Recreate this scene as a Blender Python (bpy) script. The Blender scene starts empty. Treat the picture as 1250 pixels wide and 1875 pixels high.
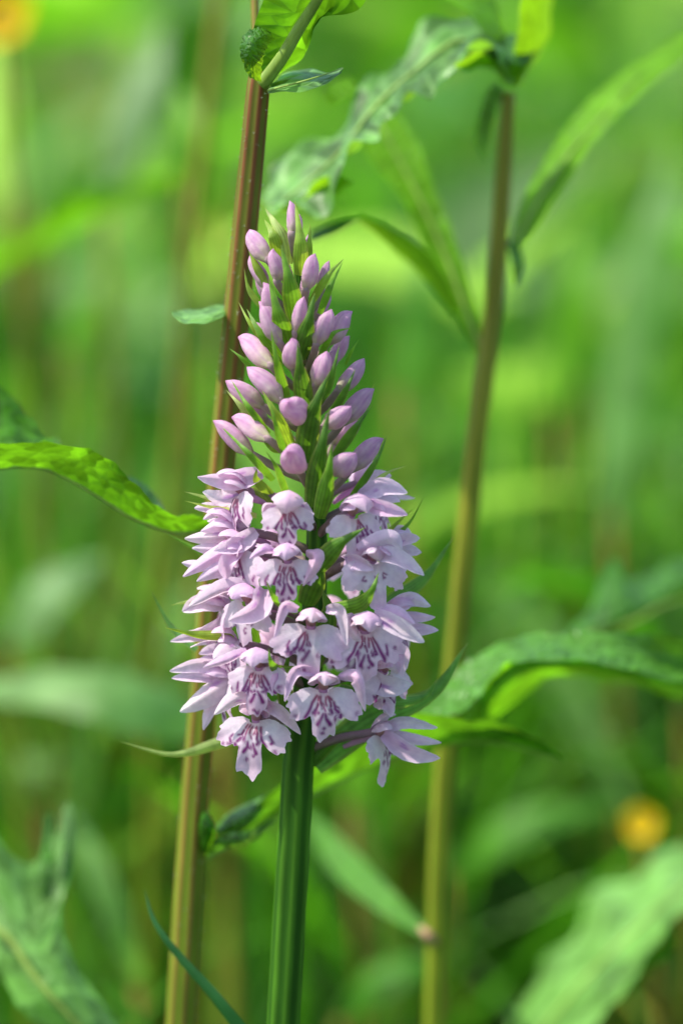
import bpy, math, random
import numpy as np
from mathutils import Vector, Matrix

random.seed(7); rng = np.random.default_rng(7)
scene = bpy.context.scene
COL = scene.collection
R = math.radians

# ------------------------------------------------------------------ camera, sky, sun, exposure
PX = 1.0 / 11500.0                  # metres per photograph pixel at the orchid
W, H = 1250.0, 1875.0
FOC, SENS = 100.0, 36.0
PITCH = R(6.0)
DIST = H * PX * FOC / SENS
AIM = np.array([0.0, 0.0, 0.30])
FWD = np.array([0.0, math.cos(PITCH), -math.sin(PITCH)])
UPV = np.array([0.0, math.sin(PITCH), math.cos(PITCH)])
CAMP = AIM - FWD * DIST
cam = bpy.data.cameras.new('camera'); cam_o = bpy.data.objects.new('camera', cam); COL.objects.link(cam_o)
cam_o.location = CAMP; cam_o.rotation_euler = (math.pi / 2 - PITCH, 0, 0)
cam.sensor_fit = 'VERTICAL'; cam.sensor_height = SENS; cam.sensor_width = 24.0; cam.lens = FOC
cam.clip_start = 0.01; cam.clip_end = 500.0
cam.dof.use_dof = True; cam.dof.focus_distance = DIST - 0.006; cam.dof.aperture_fstop = 6.4
cam.dof.aperture_blades = 0
scene.camera = cam_o

SUN_DIR = np.array([-0.55, -0.10, 0.83]); SUN_DIR /= np.linalg.norm(SUN_DIR)   # towards the sun
elev = math.asin(SUN_DIR[2]); azim = math.atan2(SUN_DIR[0], SUN_DIR[1])
world = bpy.data.worlds.new('World'); scene.world = world; world.use_nodes = True
nt = world.node_tree
sky = nt.nodes.new('ShaderNodeTexSky'); sky.sky_type = 'NISHITA'; sky.sun_disc = False
sky.sun_elevation = elev; sky.sun_rotation = azim; sky.air_density = 1.0; sky.dust_density = 2.0
bg = nt.nodes['Background']; bg.inputs['Strength'].default_value = 0.15
nt.links.new(sky.outputs[0], bg.inputs['Color'])
sl = bpy.data.lights.new('sun', 'SUN'); sun = bpy.data.objects.new('sun', sl); COL.objects.link(sun)
sl.energy = 3.3; sl.angle = R(1.0); sl.color = (1.0, 0.94, 0.83)
sun.rotation_euler = Vector(SUN_DIR).to_track_quat('Z', 'Y').to_euler()
sun.location = (-1, 0, 3)
scene.view_settings.view_transform = 'Standard'; scene.view_settings.look = 'None'
scene.view_settings.exposure = 0.93; scene.view_settings.gamma = 1.0
scene.view_settings.use_curve_mapping = False
scene.cycles.use_denoising = True
scene.cycles.max_bounces = 10; scene.cycles.diffuse_bounces = 5; scene.cycles.transmission_bounces = 8
scene.cycles.transparent_max_bounces = 8

# ------------------------------------------------------------------ helpers
def P(px, py, d=0.0):
    """the point at depth d (metres behind the orchid) that stands where the pixel looks"""
    x = (px - W / 2) / H * SENS / FOC; y = (H / 2 - py) / H * SENS / FOC
    v = FWD + np.array([x, 0, 0]) + UPV * y
    return CAMP + v * ((d - CAMP[1]) / v[1])

def nrm(v):
    v = np.asarray(v, float); n = np.linalg.norm(v, axis=-1, keepdims=True)
    return v / np.maximum(n, 1e-12)

def catmull(pts, n):
    pts = np.asarray(pts, float)
    if len(pts) == 2:
        t = np.linspace(0, 1, n)[:, None]; return pts[0] * (1 - t) + pts[1] * t
    ext = np.vstack([2 * pts[0] - pts[1], pts, 2 * pts[-1] - pts[-2]])
    m = len(pts) - 1; out = []
    for s in np.linspace(0, m, n):
        i = min(int(s), m - 1); f = s - i
        a, b, c, d = ext[i:i + 4]
        out.append(0.5 * (2 * b + (c - a) * f + (2 * a - 5 * b + 4 * c - d) * f * f + (3 * b - a - 3 * c + d) * f ** 3))
    return np.array(out)

def lerp(a, b, t): return np.asarray(a, float) * (1 - t) + np.asarray(b, float) * t

ORIGIN = {}
def tag(o, label=None, cat=None, group=None, kind=None):
    for k, v in (('label', label), ('category', cat), ('group', group), ('kind', kind)):
        if v: o[k] = v
    return o

def thing(name, loc, label, cat, group=None):
    o = bpy.data.objects.new(name, None); COL.objects.link(o); o.location = loc; o.empty_display_size = 0.01
    ORIGIN[o.name] = np.asarray(loc, float)
    return tag(o, label, cat, group)

def mk(name, verts, faces, mat, parent=None, origin=None, st=None, col=None, label=None, smooth=True):
    verts = np.asarray(verts, float)
    if origin is None: origin = verts.mean(axis=0) if parent is None else verts[0]
    origin = np.asarray(origin, float)
    me = bpy.data.meshes.new(name)
    faces = np.asarray(faces) if not isinstance(faces, list) else faces
    me.from_pydata((verts - origin).tolist(), [], faces.tolist() if isinstance(faces, np.ndarray) else faces)
    if smooth: me.polygons.foreach_set('use_smooth', np.ones(len(me.polygons), bool))
    if st is not None:
        a = me.attributes.new('st', 'FLOAT_VECTOR', 'POINT'); s = np.zeros((len(verts), 3)); s[:, :st.shape[1]] = st
        a.data.foreach_set('vector', s.ravel())
    if col is not None:
        a = me.attributes.new('col', 'FLOAT_COLOR', 'POINT'); c = np.ones((len(verts), 4)); c[:, :3] = col
        a.data.foreach_set('color', c.ravel())
    me.materials.append(mat)
    o = bpy.data.objects.new(name, me); COL.objects.link(o)
    ORIGIN[o.name] = origin
    if parent is not None:
        o.parent = parent; o.location = origin - ORIGIN[parent.name]
    else:
        o.location = origin
    if label: o['label'] = label
    return o

def grid_faces(nu, nv, wrap=False):
    f = []
    for j in range(nv - 1):
        for i in range(nu if wrap else nu - 1):
            k = (i + 1) % nu
            f.append((j * nu + i, j * nu + k, (j + 1) * nu + k, (j + 1) * nu + i))
    return f

def frames(sp, hint):
    T = nrm(np.gradient(sp, axis=0))
    A = nrm(np.cross(T, hint))
    for i in range(1, len(A)):
        if np.dot(A[i], A[i - 1]) < 0: A[i] = -A[i]
    return T, A, nrm(np.cross(A, T))

def tube(spine, radii, ns=10, n=None, ribs=0, amp=0.0, twist=0.0, cap=True, phase=0.0, flat=1.0):
    n = n or max(6, len(spine) * 4)
    sp = catmull(spine, n)
    rad = np.interp(np.linspace(0, 1, n), np.linspace(0, 1, len(radii)), radii)
    hint = np.array([0.13, 1.0, 0.21]); T, A, B = frames(sp, hint)
    vs, st = [], []
    for j in range(n):
        th = np.linspace(0, 2 * np.pi, ns, endpoint=False) + twist * j / (n - 1)
        r = rad[j] * (1 + amp * np.cos(ribs * (th - twist * j / (n - 1)) + phase))
        vs.append(sp[j] + np.cos(th)[:, None] * r[:, None] * A[j] + np.sin(th)[:, None] * r[:, None] * flat * B[j])
        st.append(np.stack([(th - twist * j / (n - 1)) / (2 * np.pi), np.full(ns, j / (n - 1)), np.cos(ribs * (th - twist * j / (n - 1)) + phase)], 1))
    vs = np.vstack(vs); st = np.vstack(st); f = grid_faces(ns, n, True)
    if cap:
        f.append(tuple(range(ns))[::-1]); f.append(tuple((n - 1) * ns + i for i in range(ns)))
    return vs, f, st

def ribbon(spine, width, hint=(0, 1, 0), roll=0.0, fold=0.2, n=18, nu=7, prof='lance', wav=0.0, wavn=5, roll2=None, seed=0):
    """thin leaf or bract: across-vector square to the line of sight turned by roll; fold lifts both edges"""
    sp = catmull(spine, n); T, A, N = frames(sp, np.asarray(hint, float))
    L = np.linalg.norm(np.diff(sp, axis=0), axis=1).sum()
    vs, st = [], []
    for j in range(n):
        t = j / (n - 1)
        if prof == 'lance': w = (0.55 + 0.45 * math.sin(math.pi * min(t * 1.35 + 0.12, 1))) * (1 - t ** 3.2) if t > 0.3 else 0.55 + 0.45 * math.sin(math.pi * (t * 1.35 + 0.12))
        elif prof == 'leaf': w = math.sin(math.pi * min(1, (t * 0.96 + 0.04)) ** 0.8) ** 0.8
        elif prof == 'blade': w = (1 - t ** 2.5) * (0.75 + 0.25 * min(1, t * 4))
        else: w = np.interp(t, prof[0], prof[1])
        w = max(w, 0.02) * width / 2
        rl = roll if roll2 is None else roll + (roll2 - roll) * t
        a = A[j] * math.cos(rl) + N[j] * math.sin(rl); nn = N[j] * math.cos(rl) - A[j] * math.sin(rl)
        for i in range(nu):
            u = -1 + 2 * i / (nu - 1)
            z = fold * abs(u) ** 1.4 * w + wav * width * math.sin(wavn * 2 * math.pi * t + seed + (1.3 if u > 0 else 0)) * u * u
            vs.append(sp[j] + a * u * w * (1 - 0.12 * fold * fold) + nn * z); st.append((u, t * L / width, t))
    return np.array(vs), grid_faces(nu, n), np.array(st)

def loft(rows, n=26, sub=5, puck=0.0, seed=0.0):
    """surface through several edge curves, each a list of (px, py, depth in metres)"""
    cs = [catmull([P(*p) for p in r], n) for r in rows]
    m = (len(cs) - 1) * sub + 1
    vs = np.zeros((n, m, 3))
    for j in range(n): vs[j] = catmull([c[j] for c in cs], m)
    L = np.linalg.norm(np.diff(vs[:, m // 2], axis=0), axis=1).sum(); w = np.linalg.norm(vs[:, 0] - vs[:, -1], axis=1).max()
    t, u = np.meshgrid(np.linspace(0, 1, n), np.linspace(-1, 1, m), indexing='ij')
    if puck:
        du = np.gradient(vs, axis=1); dt = np.gradient(vs, axis=0); nn = nrm(np.cross(du, dt))
        z = np.sin(t * L / w * 11 + np.abs(u) * 4 + seed) * np.sin(u * 5.0 + seed) + 0.6 * np.sin(t * L / w * 23 - u * 9 + 2 * seed)
        vs = vs + nn * (z * puck * w * (np.abs(u) ** 0.5))[..., None]
    st = np.stack([u, t * 2 * L / w, t], -1)
    return vs.reshape(-1, 3), grid_faces(m, n), st.reshape(-1, 3)

# ------------------------------------------------------------------ materials
def nodes(name):
    m = bpy.data.materials.new(name); m.use_nodes = True; nt = m.node_tree; nt.nodes.clear()
    return m, nt, (lambda t, **k: _n(nt, t, k)), nt.links.new
def _n(nt, t, k):
    n = nt.nodes.new(t)
    for a, v in k.items(): setattr(n, a, v)
    return n
def ramp(nt, pts):
    n = nt.nodes.new('ShaderNodeValToRGB'); e = n.color_ramp.elements
    while len(e) < len(pts): e.new(0.5)
    for el, (p, c) in zip(e, pts):
        el.position = p; el.color = (*c, 1) if len(c) == 3 else c
    return n
def mixc(nt, fac, a, b, mode='MIX'):
    n = nt.nodes.new('ShaderNodeMix'); n.data_type = 'RGBA'; n.blend_type = mode
    for s, v in ((0, fac), (6, a), (7, b)):
        if hasattr(v, 'links'): nt.links.new(v, n.inputs[s])
        else: n.inputs[s].default_value = v if s == 0 else (*v, 1)
    return n.outputs[2]
def finish(nt, color, trans_col, tw, rough, spec, bump=None, bumps=0.2, bumpd=0.0004):
    pr = nt.nodes.new('ShaderNodeBsdfPrincipled'); tr = nt.nodes.new('ShaderNodeBsdfTranslucent')
    mx = nt.nodes.new('ShaderNodeMixShader'); out = nt.nodes.new('ShaderNodeOutputMaterial')
    nt.links.new(color, pr.inputs['Base Color']); pr.inputs['Roughness'].default_value = rough
    pr.inputs['Specular IOR Level'].default_value = spec
    nt.links.new(trans_col, tr.inputs['Color']); mx.inputs[0].default_value = tw
    nt.links.new(pr.outputs[0], mx.inputs[1]); nt.links.new(tr.outputs[0], mx.inputs[2]); nt.links.new(mx.outputs[0], out.inputs[0])
    if bump is not None:
        b = nt.nodes.new('ShaderNodeBump'); b.inputs['Strength'].default_value = bumps; b.inputs['Distance'].default_value = bumpd
        nt.links.new(bump, b.inputs['Height']); nt.links.new(b.outputs[0], pr.inputs['Normal']); nt.links.new(b.outputs[0], tr.inputs['Normal'])

def leaf_material(name, base, trans, tw=0.4, rough=0.42, spec=0.5, veins=0.5, cell=2.0, bumps=0.6, var=0.35):
    m, nt, N, Lk = nodes(name)
    at = N('ShaderNodeAttribute', attribute_name='st')
    geo = N('ShaderNodeNewGeometry')
    nz = N('ShaderNodeTexNoise'); nz.inputs['Scale'].default_value = 160; nz.inputs['Detail'].default_value = 4
    Lk(geo.outputs['Position'], nz.inputs['Vector'])
    vo = N('ShaderNodeTexVoronoi', feature='DISTANCE_TO_EDGE'); vo.inputs['Scale'].default_value = cell
    Lk(at.outputs['Vector'], vo.inputs['Vector'])
    rv = ramp(nt, [(0.0, (1, 1, 1)), (0.05, (0.35,) * 3), (0.10, (0, 0, 0))]); Lk(vo.outputs['Distance'], rv.inputs[0])
    sep = N('ShaderNodeSeparateXYZ'); Lk(at.outputs['Vector'], sep.inputs[0])
    ab = N('ShaderNodeMath', operation='ABSOLUTE'); Lk(sep.outputs[0], ab.inputs[0])
    rm = ramp(nt, [(0.0, (1, 1, 1)), (0.05, (0.8,) * 3), (0.1, (0, 0, 0))]); Lk(ab.outputs[0], rm.inputs[0])
    mx = N('ShaderNodeMath', operation='MAXIMUM'); Lk(rv.outputs[0], mx.inputs[0]); Lk(rm.outputs[0], mx.inputs[1])
    mv = N('ShaderNodeMath', operation='MULTIPLY'); Lk(mx.outputs[0], mv.inputs[0]); mv.inputs[1].default_value = veins
    rn = ramp(nt, [(0.3, tuple(c * (1 - var) for c in base)), (0.55, base), (0.75, tuple(min(1, c * (1 + var)) for c in base))]); Lk(nz.outputs[0], rn.inputs[0])
    rt = ramp(nt, [(0.3, tuple(c * (1 - var) for c in trans)), (0.55, trans), (0.75, tuple(min(1, c * (1 + var)) for c in trans))]); Lk(nz.outputs[0], rt.inputs[0])
    vc = N('ShaderNodeTexVoronoi'); vc.inputs['Scale'].default_value = cell; Lk(at.outputs['Vector'], vc.inputs['Vector'])
    sc_ = N('ShaderNodeSeparateColor'); Lk(vc.outputs['Color'], sc_.inputs[0])
    rc = ramp(nt, [(0.0, (1 - var * 1.1,) * 3), (1.0, (1 + var * .5,) * 3)]); Lk(sc_.outputs[0], rc.inputs[0])
    cn = mixc(nt, 1.0, rn.outputs[0], rc.outputs[0], 'MULTIPLY'); tn = mixc(nt, 1.0, rt.outputs[0], rc.outputs[0], 'MULTIPLY')
    c = mixc(nt, mv.outputs[0], cn, tuple(min(1, k * 1.5 + 0.06) for k in base))
    t = mixc(nt, mv.outputs[0], tn, tuple(k * 0.5 for k in trans))
    hh = N('ShaderNodeMath', operation='ADD'); Lk(vo.outputs['Distance'], hh.inputs[0])
    n2 = N('ShaderNodeMath', operation='MULTIPLY'); Lk(nz.outputs[0], n2.inputs[0]); n2.inputs[1].default_value = 0.5; Lk(n2.outputs[0], hh.inputs[1])
    finish(nt, c, t, tw, rough, spec, hh.outputs[0], bumps, 0.0012)
    return m

def bract_material(name, base, trans, tw=0.3, rough=0.42, spec=0.45):
    m, nt, N, Lk = nodes(name)
    at = N('ShaderNodeAttribute', attribute_name='st'); sep = N('ShaderNodeSeparateXYZ'); Lk(at.outputs['Vector'], sep.inputs[0])
    ca = N('ShaderNodeAttribute', attribute_name='col')
    wv = N('ShaderNodeMath', operation='MULTIPLY'); Lk(sep.outputs[0], wv.inputs[0]); wv.inputs[1].default_value = 16
    sn = N('ShaderNodeMath', operation='SINE'); Lk(wv.outputs[0], sn.inputs[0])
    geo = N('ShaderNodeNewGeometry'); nz = N('ShaderNodeTexNoise'); nz.inputs['Scale'].default_value = 500; nz.inputs['Detail'].default_value = 4; Lk(geo.outputs['Position'], nz.inputs['Vector'])
    ad = N('ShaderNodeMath', operation='MULTIPLY_ADD'); Lk(sn.outputs[0], ad.inputs[0]); ad.inputs[1].default_value = 0.12; Lk(nz.outputs[0], ad.inputs[2])
    rb = ramp(nt, [(0.25, (0.7,) * 3), (0.75, (1.3,) * 3)]); Lk(ad.outputs[0], rb.inputs[0])
    c0 = mixc(nt, 1.0, ca.outputs['Color'], rb.outputs[0], 'MULTIPLY')
    c = mixc(nt, 1.0, c0, base, 'MULTIPLY'); t = mixc(nt, 1.0, c0, trans, 'MULTIPLY')
    finish(nt, c, t, tw, rough, spec, ad.outputs[0], 0.35, 0.00025)
    return m

def petal_material(name, tw=0.47):
    m, nt, N, Lk = nodes(name)
    ca = N('ShaderNodeAttribute', attribute_name='col')
    geo = N('ShaderNodeNewGeometry'); nz = N('ShaderNodeTexNoise'); nz.inputs['Scale'].default_value = 900; nz.inputs['Detail'].default_value = 3; Lk(geo.outputs['Position'], nz.inputs['Vector'])
    n2 = N('ShaderNodeTexNoise'); n2.inputs['Scale'].default_value = 3500; n2.inputs['Detail'].default_value = 2; Lk(geo.outputs['Position'], n2.inputs['Vector'])
    rb = ramp(nt, [(0.3, (0.9, 0.86, 0.92)), (0.65, (1.05, 1.05, 1.04))]); Lk(nz.outputs[0], rb.inputs[0])
    c = mixc(nt, 1.0, ca.outputs['Color'], rb.outputs[0], 'MULTIPLY')
    ad = N('ShaderNodeMath', operation='ADD'); Lk(nz.outputs[0], ad.inputs[0]); Lk(n2.outputs[0], ad.inputs[1])
    finish(nt, c, c, tw, 0.55, 0.22, ad.outputs[0], 0.3, 0.00018)
    return m

def stalk_material(name, groove, ridge, rough=0.5, spec=0.4, lo=-0.3, hi=0.7, fine=400, low=None):
    m, nt, N, Lk = nodes(name)
    at = N('ShaderNodeAttribute', attribute_name='st'); sep = N('ShaderNodeSeparateXYZ'); Lk(at.outputs['Vector'], sep.inputs[0])
    geo = N('ShaderNodeNewGeometry'); mp = N('ShaderNodeMapping'); mp.inputs['Scale'].default_value = (1, 1, 0.15); Lk(geo.outputs['Position'], mp.inputs[0])
    nz = N('ShaderNodeTexNoise'); nz.inputs['Scale'].default_value = fine; nz.inputs['Detail'].default_value = 5; Lk(mp.outputs[0], nz.inputs['Vector'])
    ad = N('ShaderNodeMath', operation='MULTIPLY_ADD'); Lk(nz.outputs[0], ad.inputs[0]); ad.inputs[1].default_value = 0.8; Lk(sep.outputs[2], ad.inputs[2])
    mr = N('ShaderNodeMapRange'); Lk(ad.outputs[0], mr.inputs[0]); mr.inputs[1].default_value = lo + 0.4; mr.inputs[2].default_value = hi + 0.4
    c = mixc(nt, mr.outputs[0], groove, ridge)
    if low:
        g = N('ShaderNodeMapRange'); Lk(sep.outputs[1], g.inputs[0]); g.inputs[1].default_value = 0.25; g.inputs[2].default_value = 0.85
        g.inputs[3].default_value = 0.0; g.inputs[4].default_value = 1.0
        c = mixc(nt, g.outputs[0], mixc(nt, mr.outputs[0], low[0], low[1]), c)
    rb = ramp(nt, [(0.3, (0.75,) * 3), (0.7, (1.2,) * 3)]); Lk(nz.outputs[0], rb.inputs[0])
    c = mixc(nt, 1.0, c, rb.outputs[0], 'MULTIPLY')
    finish(nt, c, c, 0.12, rough, spec, nz.outputs[0], 0.25, 0.0003)
    return m

def tint_material(name, tw=0.48, rough=0.5, spec=0.3, tmul=(1.9, 2.1, 0.6)):
    m, nt, N, Lk = nodes(name)
    ca = N('ShaderNodeAttribute', attribute_name='col')
    geo = N('ShaderNodeNewGeometry'); nz = N('ShaderNodeTexNoise'); nz.inputs['Scale'].default_value = 120; nz.inputs['Detail'].default_value = 3; Lk(geo.outputs['Position'], nz.inputs['Vector'])
    rb = ramp(nt, [(0.3, (0.75,) * 3), (0.7, (1.2,) * 3)]); Lk(nz.outputs[0], rb.inputs[0])
    c = mixc(nt, 1.0, ca.outputs['Color'], rb.outputs[0], 'MULTIPLY'); t = mixc(nt, 1.0, c, tmul, 'MULTIPLY')
    finish(nt, c, t, tw, rough, spec)
    return m

def soil_material():
    m, nt, N, Lk = nodes('meadow_soil')
    geo = N('ShaderNodeNewGeometry'); nz = N('ShaderNodeTexNoise'); nz.inputs['Scale'].default_value = 9; nz.inputs['Detail'].default_value = 8; Lk(geo.outputs['Position'], nz.inputs['Vector'])
    rb = ramp(nt, [(0.35, (0.02, 0.03, 0.008)), (0.55, (0.035, 0.075, 0.014)), (0.7, (0.06, 0.12, 0.02))]); Lk(nz.outputs[0], rb.inputs[0])
    finish(nt, rb.outputs[0], rb.outputs[0], 0.0, 0.9, 0.2, nz.outputs[0], 0.6, 0.02)
    return m

M_STEM = stalk_material('orchid_stem_green', (0.024, 0.095, 0.005), (0.065, 0.19, 0.012), 0.6, 0.15, -0.6, 1.0)
M_STALK = stalk_material('weed_stalk', (0.16, 0.17, 0.022), (0.23, 0.07, 0.03), 0.6, 0.2, -0.5, 1.0, low=((0.17, 0.26, 0.018), (0.24, 0.16, 0.03)))
M_BSTALK = stalk_material('dry_stalk', (0.22, 0.27, 0.02), (0.27, 0.16, 0.03), 0.55, 0.25, low=((0.17, 0.30, 0.012), (0.25, 0.25, 0.02)))
M_JOINT = stalk_material('reddish_joint', (0.42, 0.20, 0.12), (0.45, 0.26, 0.16), 0.5, 0.3)
M_GSTALK = stalk_material('green_stalk', (0.10, 0.24, 0.025), (0.16, 0.30, 0.03), 0.55, 0.3)
M_RIB = stalk_material('leaf_midrib', (0.24, 0.38, 0.06), (0.32, 0.46, 0.10), 0.45, 0.3)
M_LEAF = leaf_material('weed_leaf', (0.060, 0.20, 0.020), (0.32, 0.62, 0.012), 0.45, spec=0.3)
M_LEAFG = leaf_material('glow_leaf', (0.075, 0.24, 0.016), (0.19, 0.50, 0.008), 0.6, spec=0.25, veins=0.45, cell=2.2, var=0.45, bumps=0.22)
M_LEAFM = leaf_material('sunlit_leaf', (0.065, 0.22, 0.014), (0.17, 0.46, 0.010), 0.5, spec=0.25)
M_LEAFB = leaf_material('broad_leaf', (0.10, 0.30, 0.030), (0.22, 0.52, 0.02), 0.42, 0.36, 0.35, veins=0.5, bumps=0.8, var=0.22, cell=3.0)
M_LEAFP = leaf_material('pale_leaf', (0.17, 0.40, 0.075), (0.28, 0.56, 0.05), 0.38, 0.42, 0.4, veins=0.5, var=0.35)
M_LEAFY = leaf_material('fresh_leaf', (0.17, 0.45, 0.014), (0.30, 0.60, 0.010), 0.5, spec=0.2, veins=0.3, var=0.2, cell=3.0)
M_LEAFS = leaf_material('silver_leaf', (0.13, 0.31, 0.065), (0.26, 0.56, 0.03), 0.38, 0.42, 0.4, veins=0.7, var=0.5)
M_LEAFD = leaf_material('dark_leaf', (0.040, 0.15, 0.022), (0.18, 0.45, 0.015), 0.38, 0.45, 0.3)
M_BRACT = bract_material('bract_green', (1.15, 1.15, 0.9), (2.6, 2.5, 0.6), 0.36, spec=0.35)
M_PETAL = petal_material('orchid_petal')
M_TINT = tint_material('meadow_green')
M_YEL = tint_material('buttercup_yellow', 0.45, 0.35, 0.4, (1.05, 1.05, 0.5))
M_SOIL = soil_material()

# ------------------------------------------------------------------ ground
def ground_z(x, y):
    return np.maximum(0, y - 1.4) * 0.13 + 0.02 * np.sin(x * 3.1 + y * 1.7) * np.clip(y - 0.3, 0, 1)
gx = np.concatenate([np.linspace(-60, -3, 14), np.linspace(-2.6, 2.6, 40), np.linspace(3, 60, 14)])
gy = np.concatenate([np.linspace(-40, -1.5, 10), np.linspace(-1.2, 6, 60), np.linspace(6.5, 60, 24)])
GX, GY = np.meshgrid(gx, gy)
gv = np.stack([GX, GY, ground_z(GX, GY)], -1).reshape(-1, 3)
g = mk('ground', gv, grid_faces(len(gx), len(gy)), M_SOIL, origin=(0, 0, 0)); tag(g, kind='structure')

# ------------------------------------------------------------------ meadow grass and undergrowth (uncountable)
def blades(n, xs, ys, hs, ws, bend, cols, colp, zlim=None, seg=5):
    az = rng.uniform(0, 2 * np.pi, n); lean = rng.normal(0, 0.12, n)
    h = hs; t = np.linspace(0, 1, seg + 1)
    dx, dy = np.cos(az), np.sin(az)
    tw = rng.uniform(0, np.pi, n)
    V = np.zeros((n, seg + 1, 2, 3))
    for k, tt in enumerate(t):
        out = (lean * tt + bend * tt ** 2.3) * h
        cx = xs + dx * out; cy = ys + dy * out; cz = ground_z(xs, ys) + h * (tt - 0.35 * np.abs(bend) * tt ** 3)
        w = ws * (1 - tt ** 2) * 0.5 + 0.0002
        ax_, ay_ = np.cos(tw + 0.6 * tt), np.sin(tw + 0.6 * tt)
        for s, sg in ((0, -1), (1, 1)):
            V[:, k, s] = np.stack([cx + sg * ax_ * w, cy + sg * ay_ * w, cz], -1)
    base = np.arange(n)[:, None, None] * (seg + 1) * 2
    q = np.array([[2 * k, 2 * k + 1, 2 * k + 3, 2 * k + 2] for k in range(seg)])
    F = (base + q[None]).reshape(-1, 4)
    ci = rng.choice(len(cols), n, p=colp)
    c = np.asarray(cols)[ci] * rng.uniform(0.75, 1.25, (n, 1))
    C = np.repeat(c, (seg + 1) * 2, axis=0)
    return V.reshape(-1, 3), F, C

GC = [(0.045, 0.16, 0.016), (0.080, 0.25, 0.018), (0.13, 0.32, 0.022), (0.20, 0.37, 0.11), (0.30, 0.27, 0.11)]
n = 38000
yy = 0.42 + 3.4 * rng.random(n) ** 2.0; xx = rng.uniform(-1, 1, n) * (0.30 + 0.36 * yy)
hh = rng.uniform(0.14, 0.40, n) * np.clip(0.55 + yy * 0.6, 0, 1.25)
v, f, c = blades(n, xx, yy, hh, rng.uniform(0.003, 0.008, n), rng.normal(0.25, 0.35, n), GC, [0.30, 0.30, 0.16, 0.18, 0.06])
n = 330
yy = rng.uniform(0.26, 0.55, n); xx = rng.uniform(-1, 1, n) * (0.14 + 0.35 * yy)
xx = np.where((xx > 0.04) & (xx < 0.10), -xx - 0.05, xx)
v2, f2, c2 = blades(n, xx, yy, rng.uniform(0.16, 0.38, n), rng.uniform(0.003, 0.007, n), rng.normal(0.3, 0.4, n), GC, [0.2, 0.25, 0.2, 0.30, 0.05])
f = np.vstack([f, f2 + len(v)]); v = np.vstack([v, v2]); c = np.vstack([c, c2])
o = mk('grass', v, f, M_TINT, origin=(0, 0, 0), col=c); tag(o, 'tall green meadow grass far out of focus behind the orchid', 'grass', kind='stuff')
n = 9000
yy = rng.uniform(-0.25, 0.9, n); xx = rng.uniform(-0.7, 0.7, n)
hh = rng.uniform(0.04, 0.11, n)
v, f, c = blades(n, xx, yy, hh, rng.uniform(0.002, 0.005, n), rng.normal(0.3, 0.35, n), GC, [0.35, 0.35, 0.18, 0.10, 0.02], seg=4)
o = mk('short_grass', v, f, M_TINT, origin=(0, 0, 0), col=c); tag(o, 'short grass round the foot of the plants', 'grass', kind='stuff')
n = 14000
yy = 3.5 + 14 * rng.random(n) ** 1.2; xx = rng.uniform(-1, 1, n) * (0.8 + 0.5 * yy)
v, f, c = blades(n, xx, yy, rng.uniform(0.3, 0.75, n), rng.uniform(0.012, 0.03, n), rng.normal(0.3, 0.35, n), GC, [0.2, 0.38, 0.26, 0.1, 0.06], seg=4)
o = mk('far_grass', v, f, M_TINT, origin=(0, 0, 0), col=c); tag(o, 'distant grass on the rising meadow', 'grass', kind='stuff')

def leaf_cloud(n, xs, ys, zs, ls, wr, cols, colp):
    V = np.zeros((n, 5, 3, 3)); az = rng.uniform(0, 2 * np.pi, n); el = rng.normal(0.45, 0.5, n)
    D = np.stack([np.cos(az) * np.cos(el), np.sin(az) * np.cos(el), np.sin(el)], -1)
    A = nrm(np.cross(D, np.array([0, 0, 1.0]) + rng.normal(0, 0.35, (n, 3)))); N = np.cross(A, D)
    b = np.stack([xs, ys, zs], -1)
    for k, t in enumerate(np.linspace(0, 1, 5)):
        w = ls * wr * (0.15, 0.85, 1.0, 0.65, 0.03)[k] * 0.5
        s = b + D * (ls * t)[:, None] - np.array([0, 0, 1.0]) * (ls * 0.35 * t * t)[:, None]
        for i, u in enumerate((-1, 0, 1)):
            V[:, k, i] = s + A * (u * w)[:, None] + N * (abs(u) * 0.25 * w)[:, None]
    base = np.arange(n)[:, None, None] * 15
    q = np.array([[3 * k + i, 3 * k + i + 1, 3 * k + i + 4, 3 * k + i + 3] for k in range(4) for i in range(2)])
    F = (base + q[None]).reshape(-1, 4)
    ci = rng.choice(len(cols), n, p=colp); c = np.asarray(cols)[ci] * rng.uniform(0.75, 1.25, (n, 1))
    return V.reshape(-1, 3), F, np.repeat(c, 15, axis=0)
n = 2600
yy = 0.40 + 1.9 * rng.random(n) ** 1.3; xx = rng.uniform(-1, 1, n) * (0.28 + 0.33 * yy)
zz = rng.uniform(0.02, 0.30, n) * np.clip(0.6 + yy * 0.55, 0, 1.3)
v, f, c = leaf_cloud(n, xx, yy, zz, rng.uniform(0.05, 0.16, n), rng.uniform(0.18, 0.38, n), [(0.06, 0.20, 0.022), (0.10, 0.28, 0.02), (0.22, 0.38, 0.14), (0.04, 0.13, 0.02)], [0.28, 0.3, 0.30, 0.12])  # sky reflections are put into the palest leaf colour
n = 1500
yy = 0.6 + 2.0 * rng.random(n) ** 1.3; xx = rng.uniform(-1, 1, n) * (0.25 + 0.30 * yy); zz = rng.uniform(0.10, 0.66, n) * np.clip(yy * 0.6, 0.5, 1.1)
v2, f2, c2 = leaf_cloud(n, xx, yy, zz, rng.uniform(0.08, 0.22, n), rng.uniform(0.18, 0.36, n), [(0.06, 0.20, 0.022), (0.13, 0.34, 0.02), (0.26, 0.42, 0.19), (0.04, 0.13, 0.02), (0.30, 0.26, 0.11)], [0.24, 0.22, 0.32, 0.14, 0.08])  # blurred highlights painted in as the palest green leaves
f = np.vstack([f, f2 + len(v)]); v = np.vstack([v, v2]); c = np.vstack([c, c2])
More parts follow.
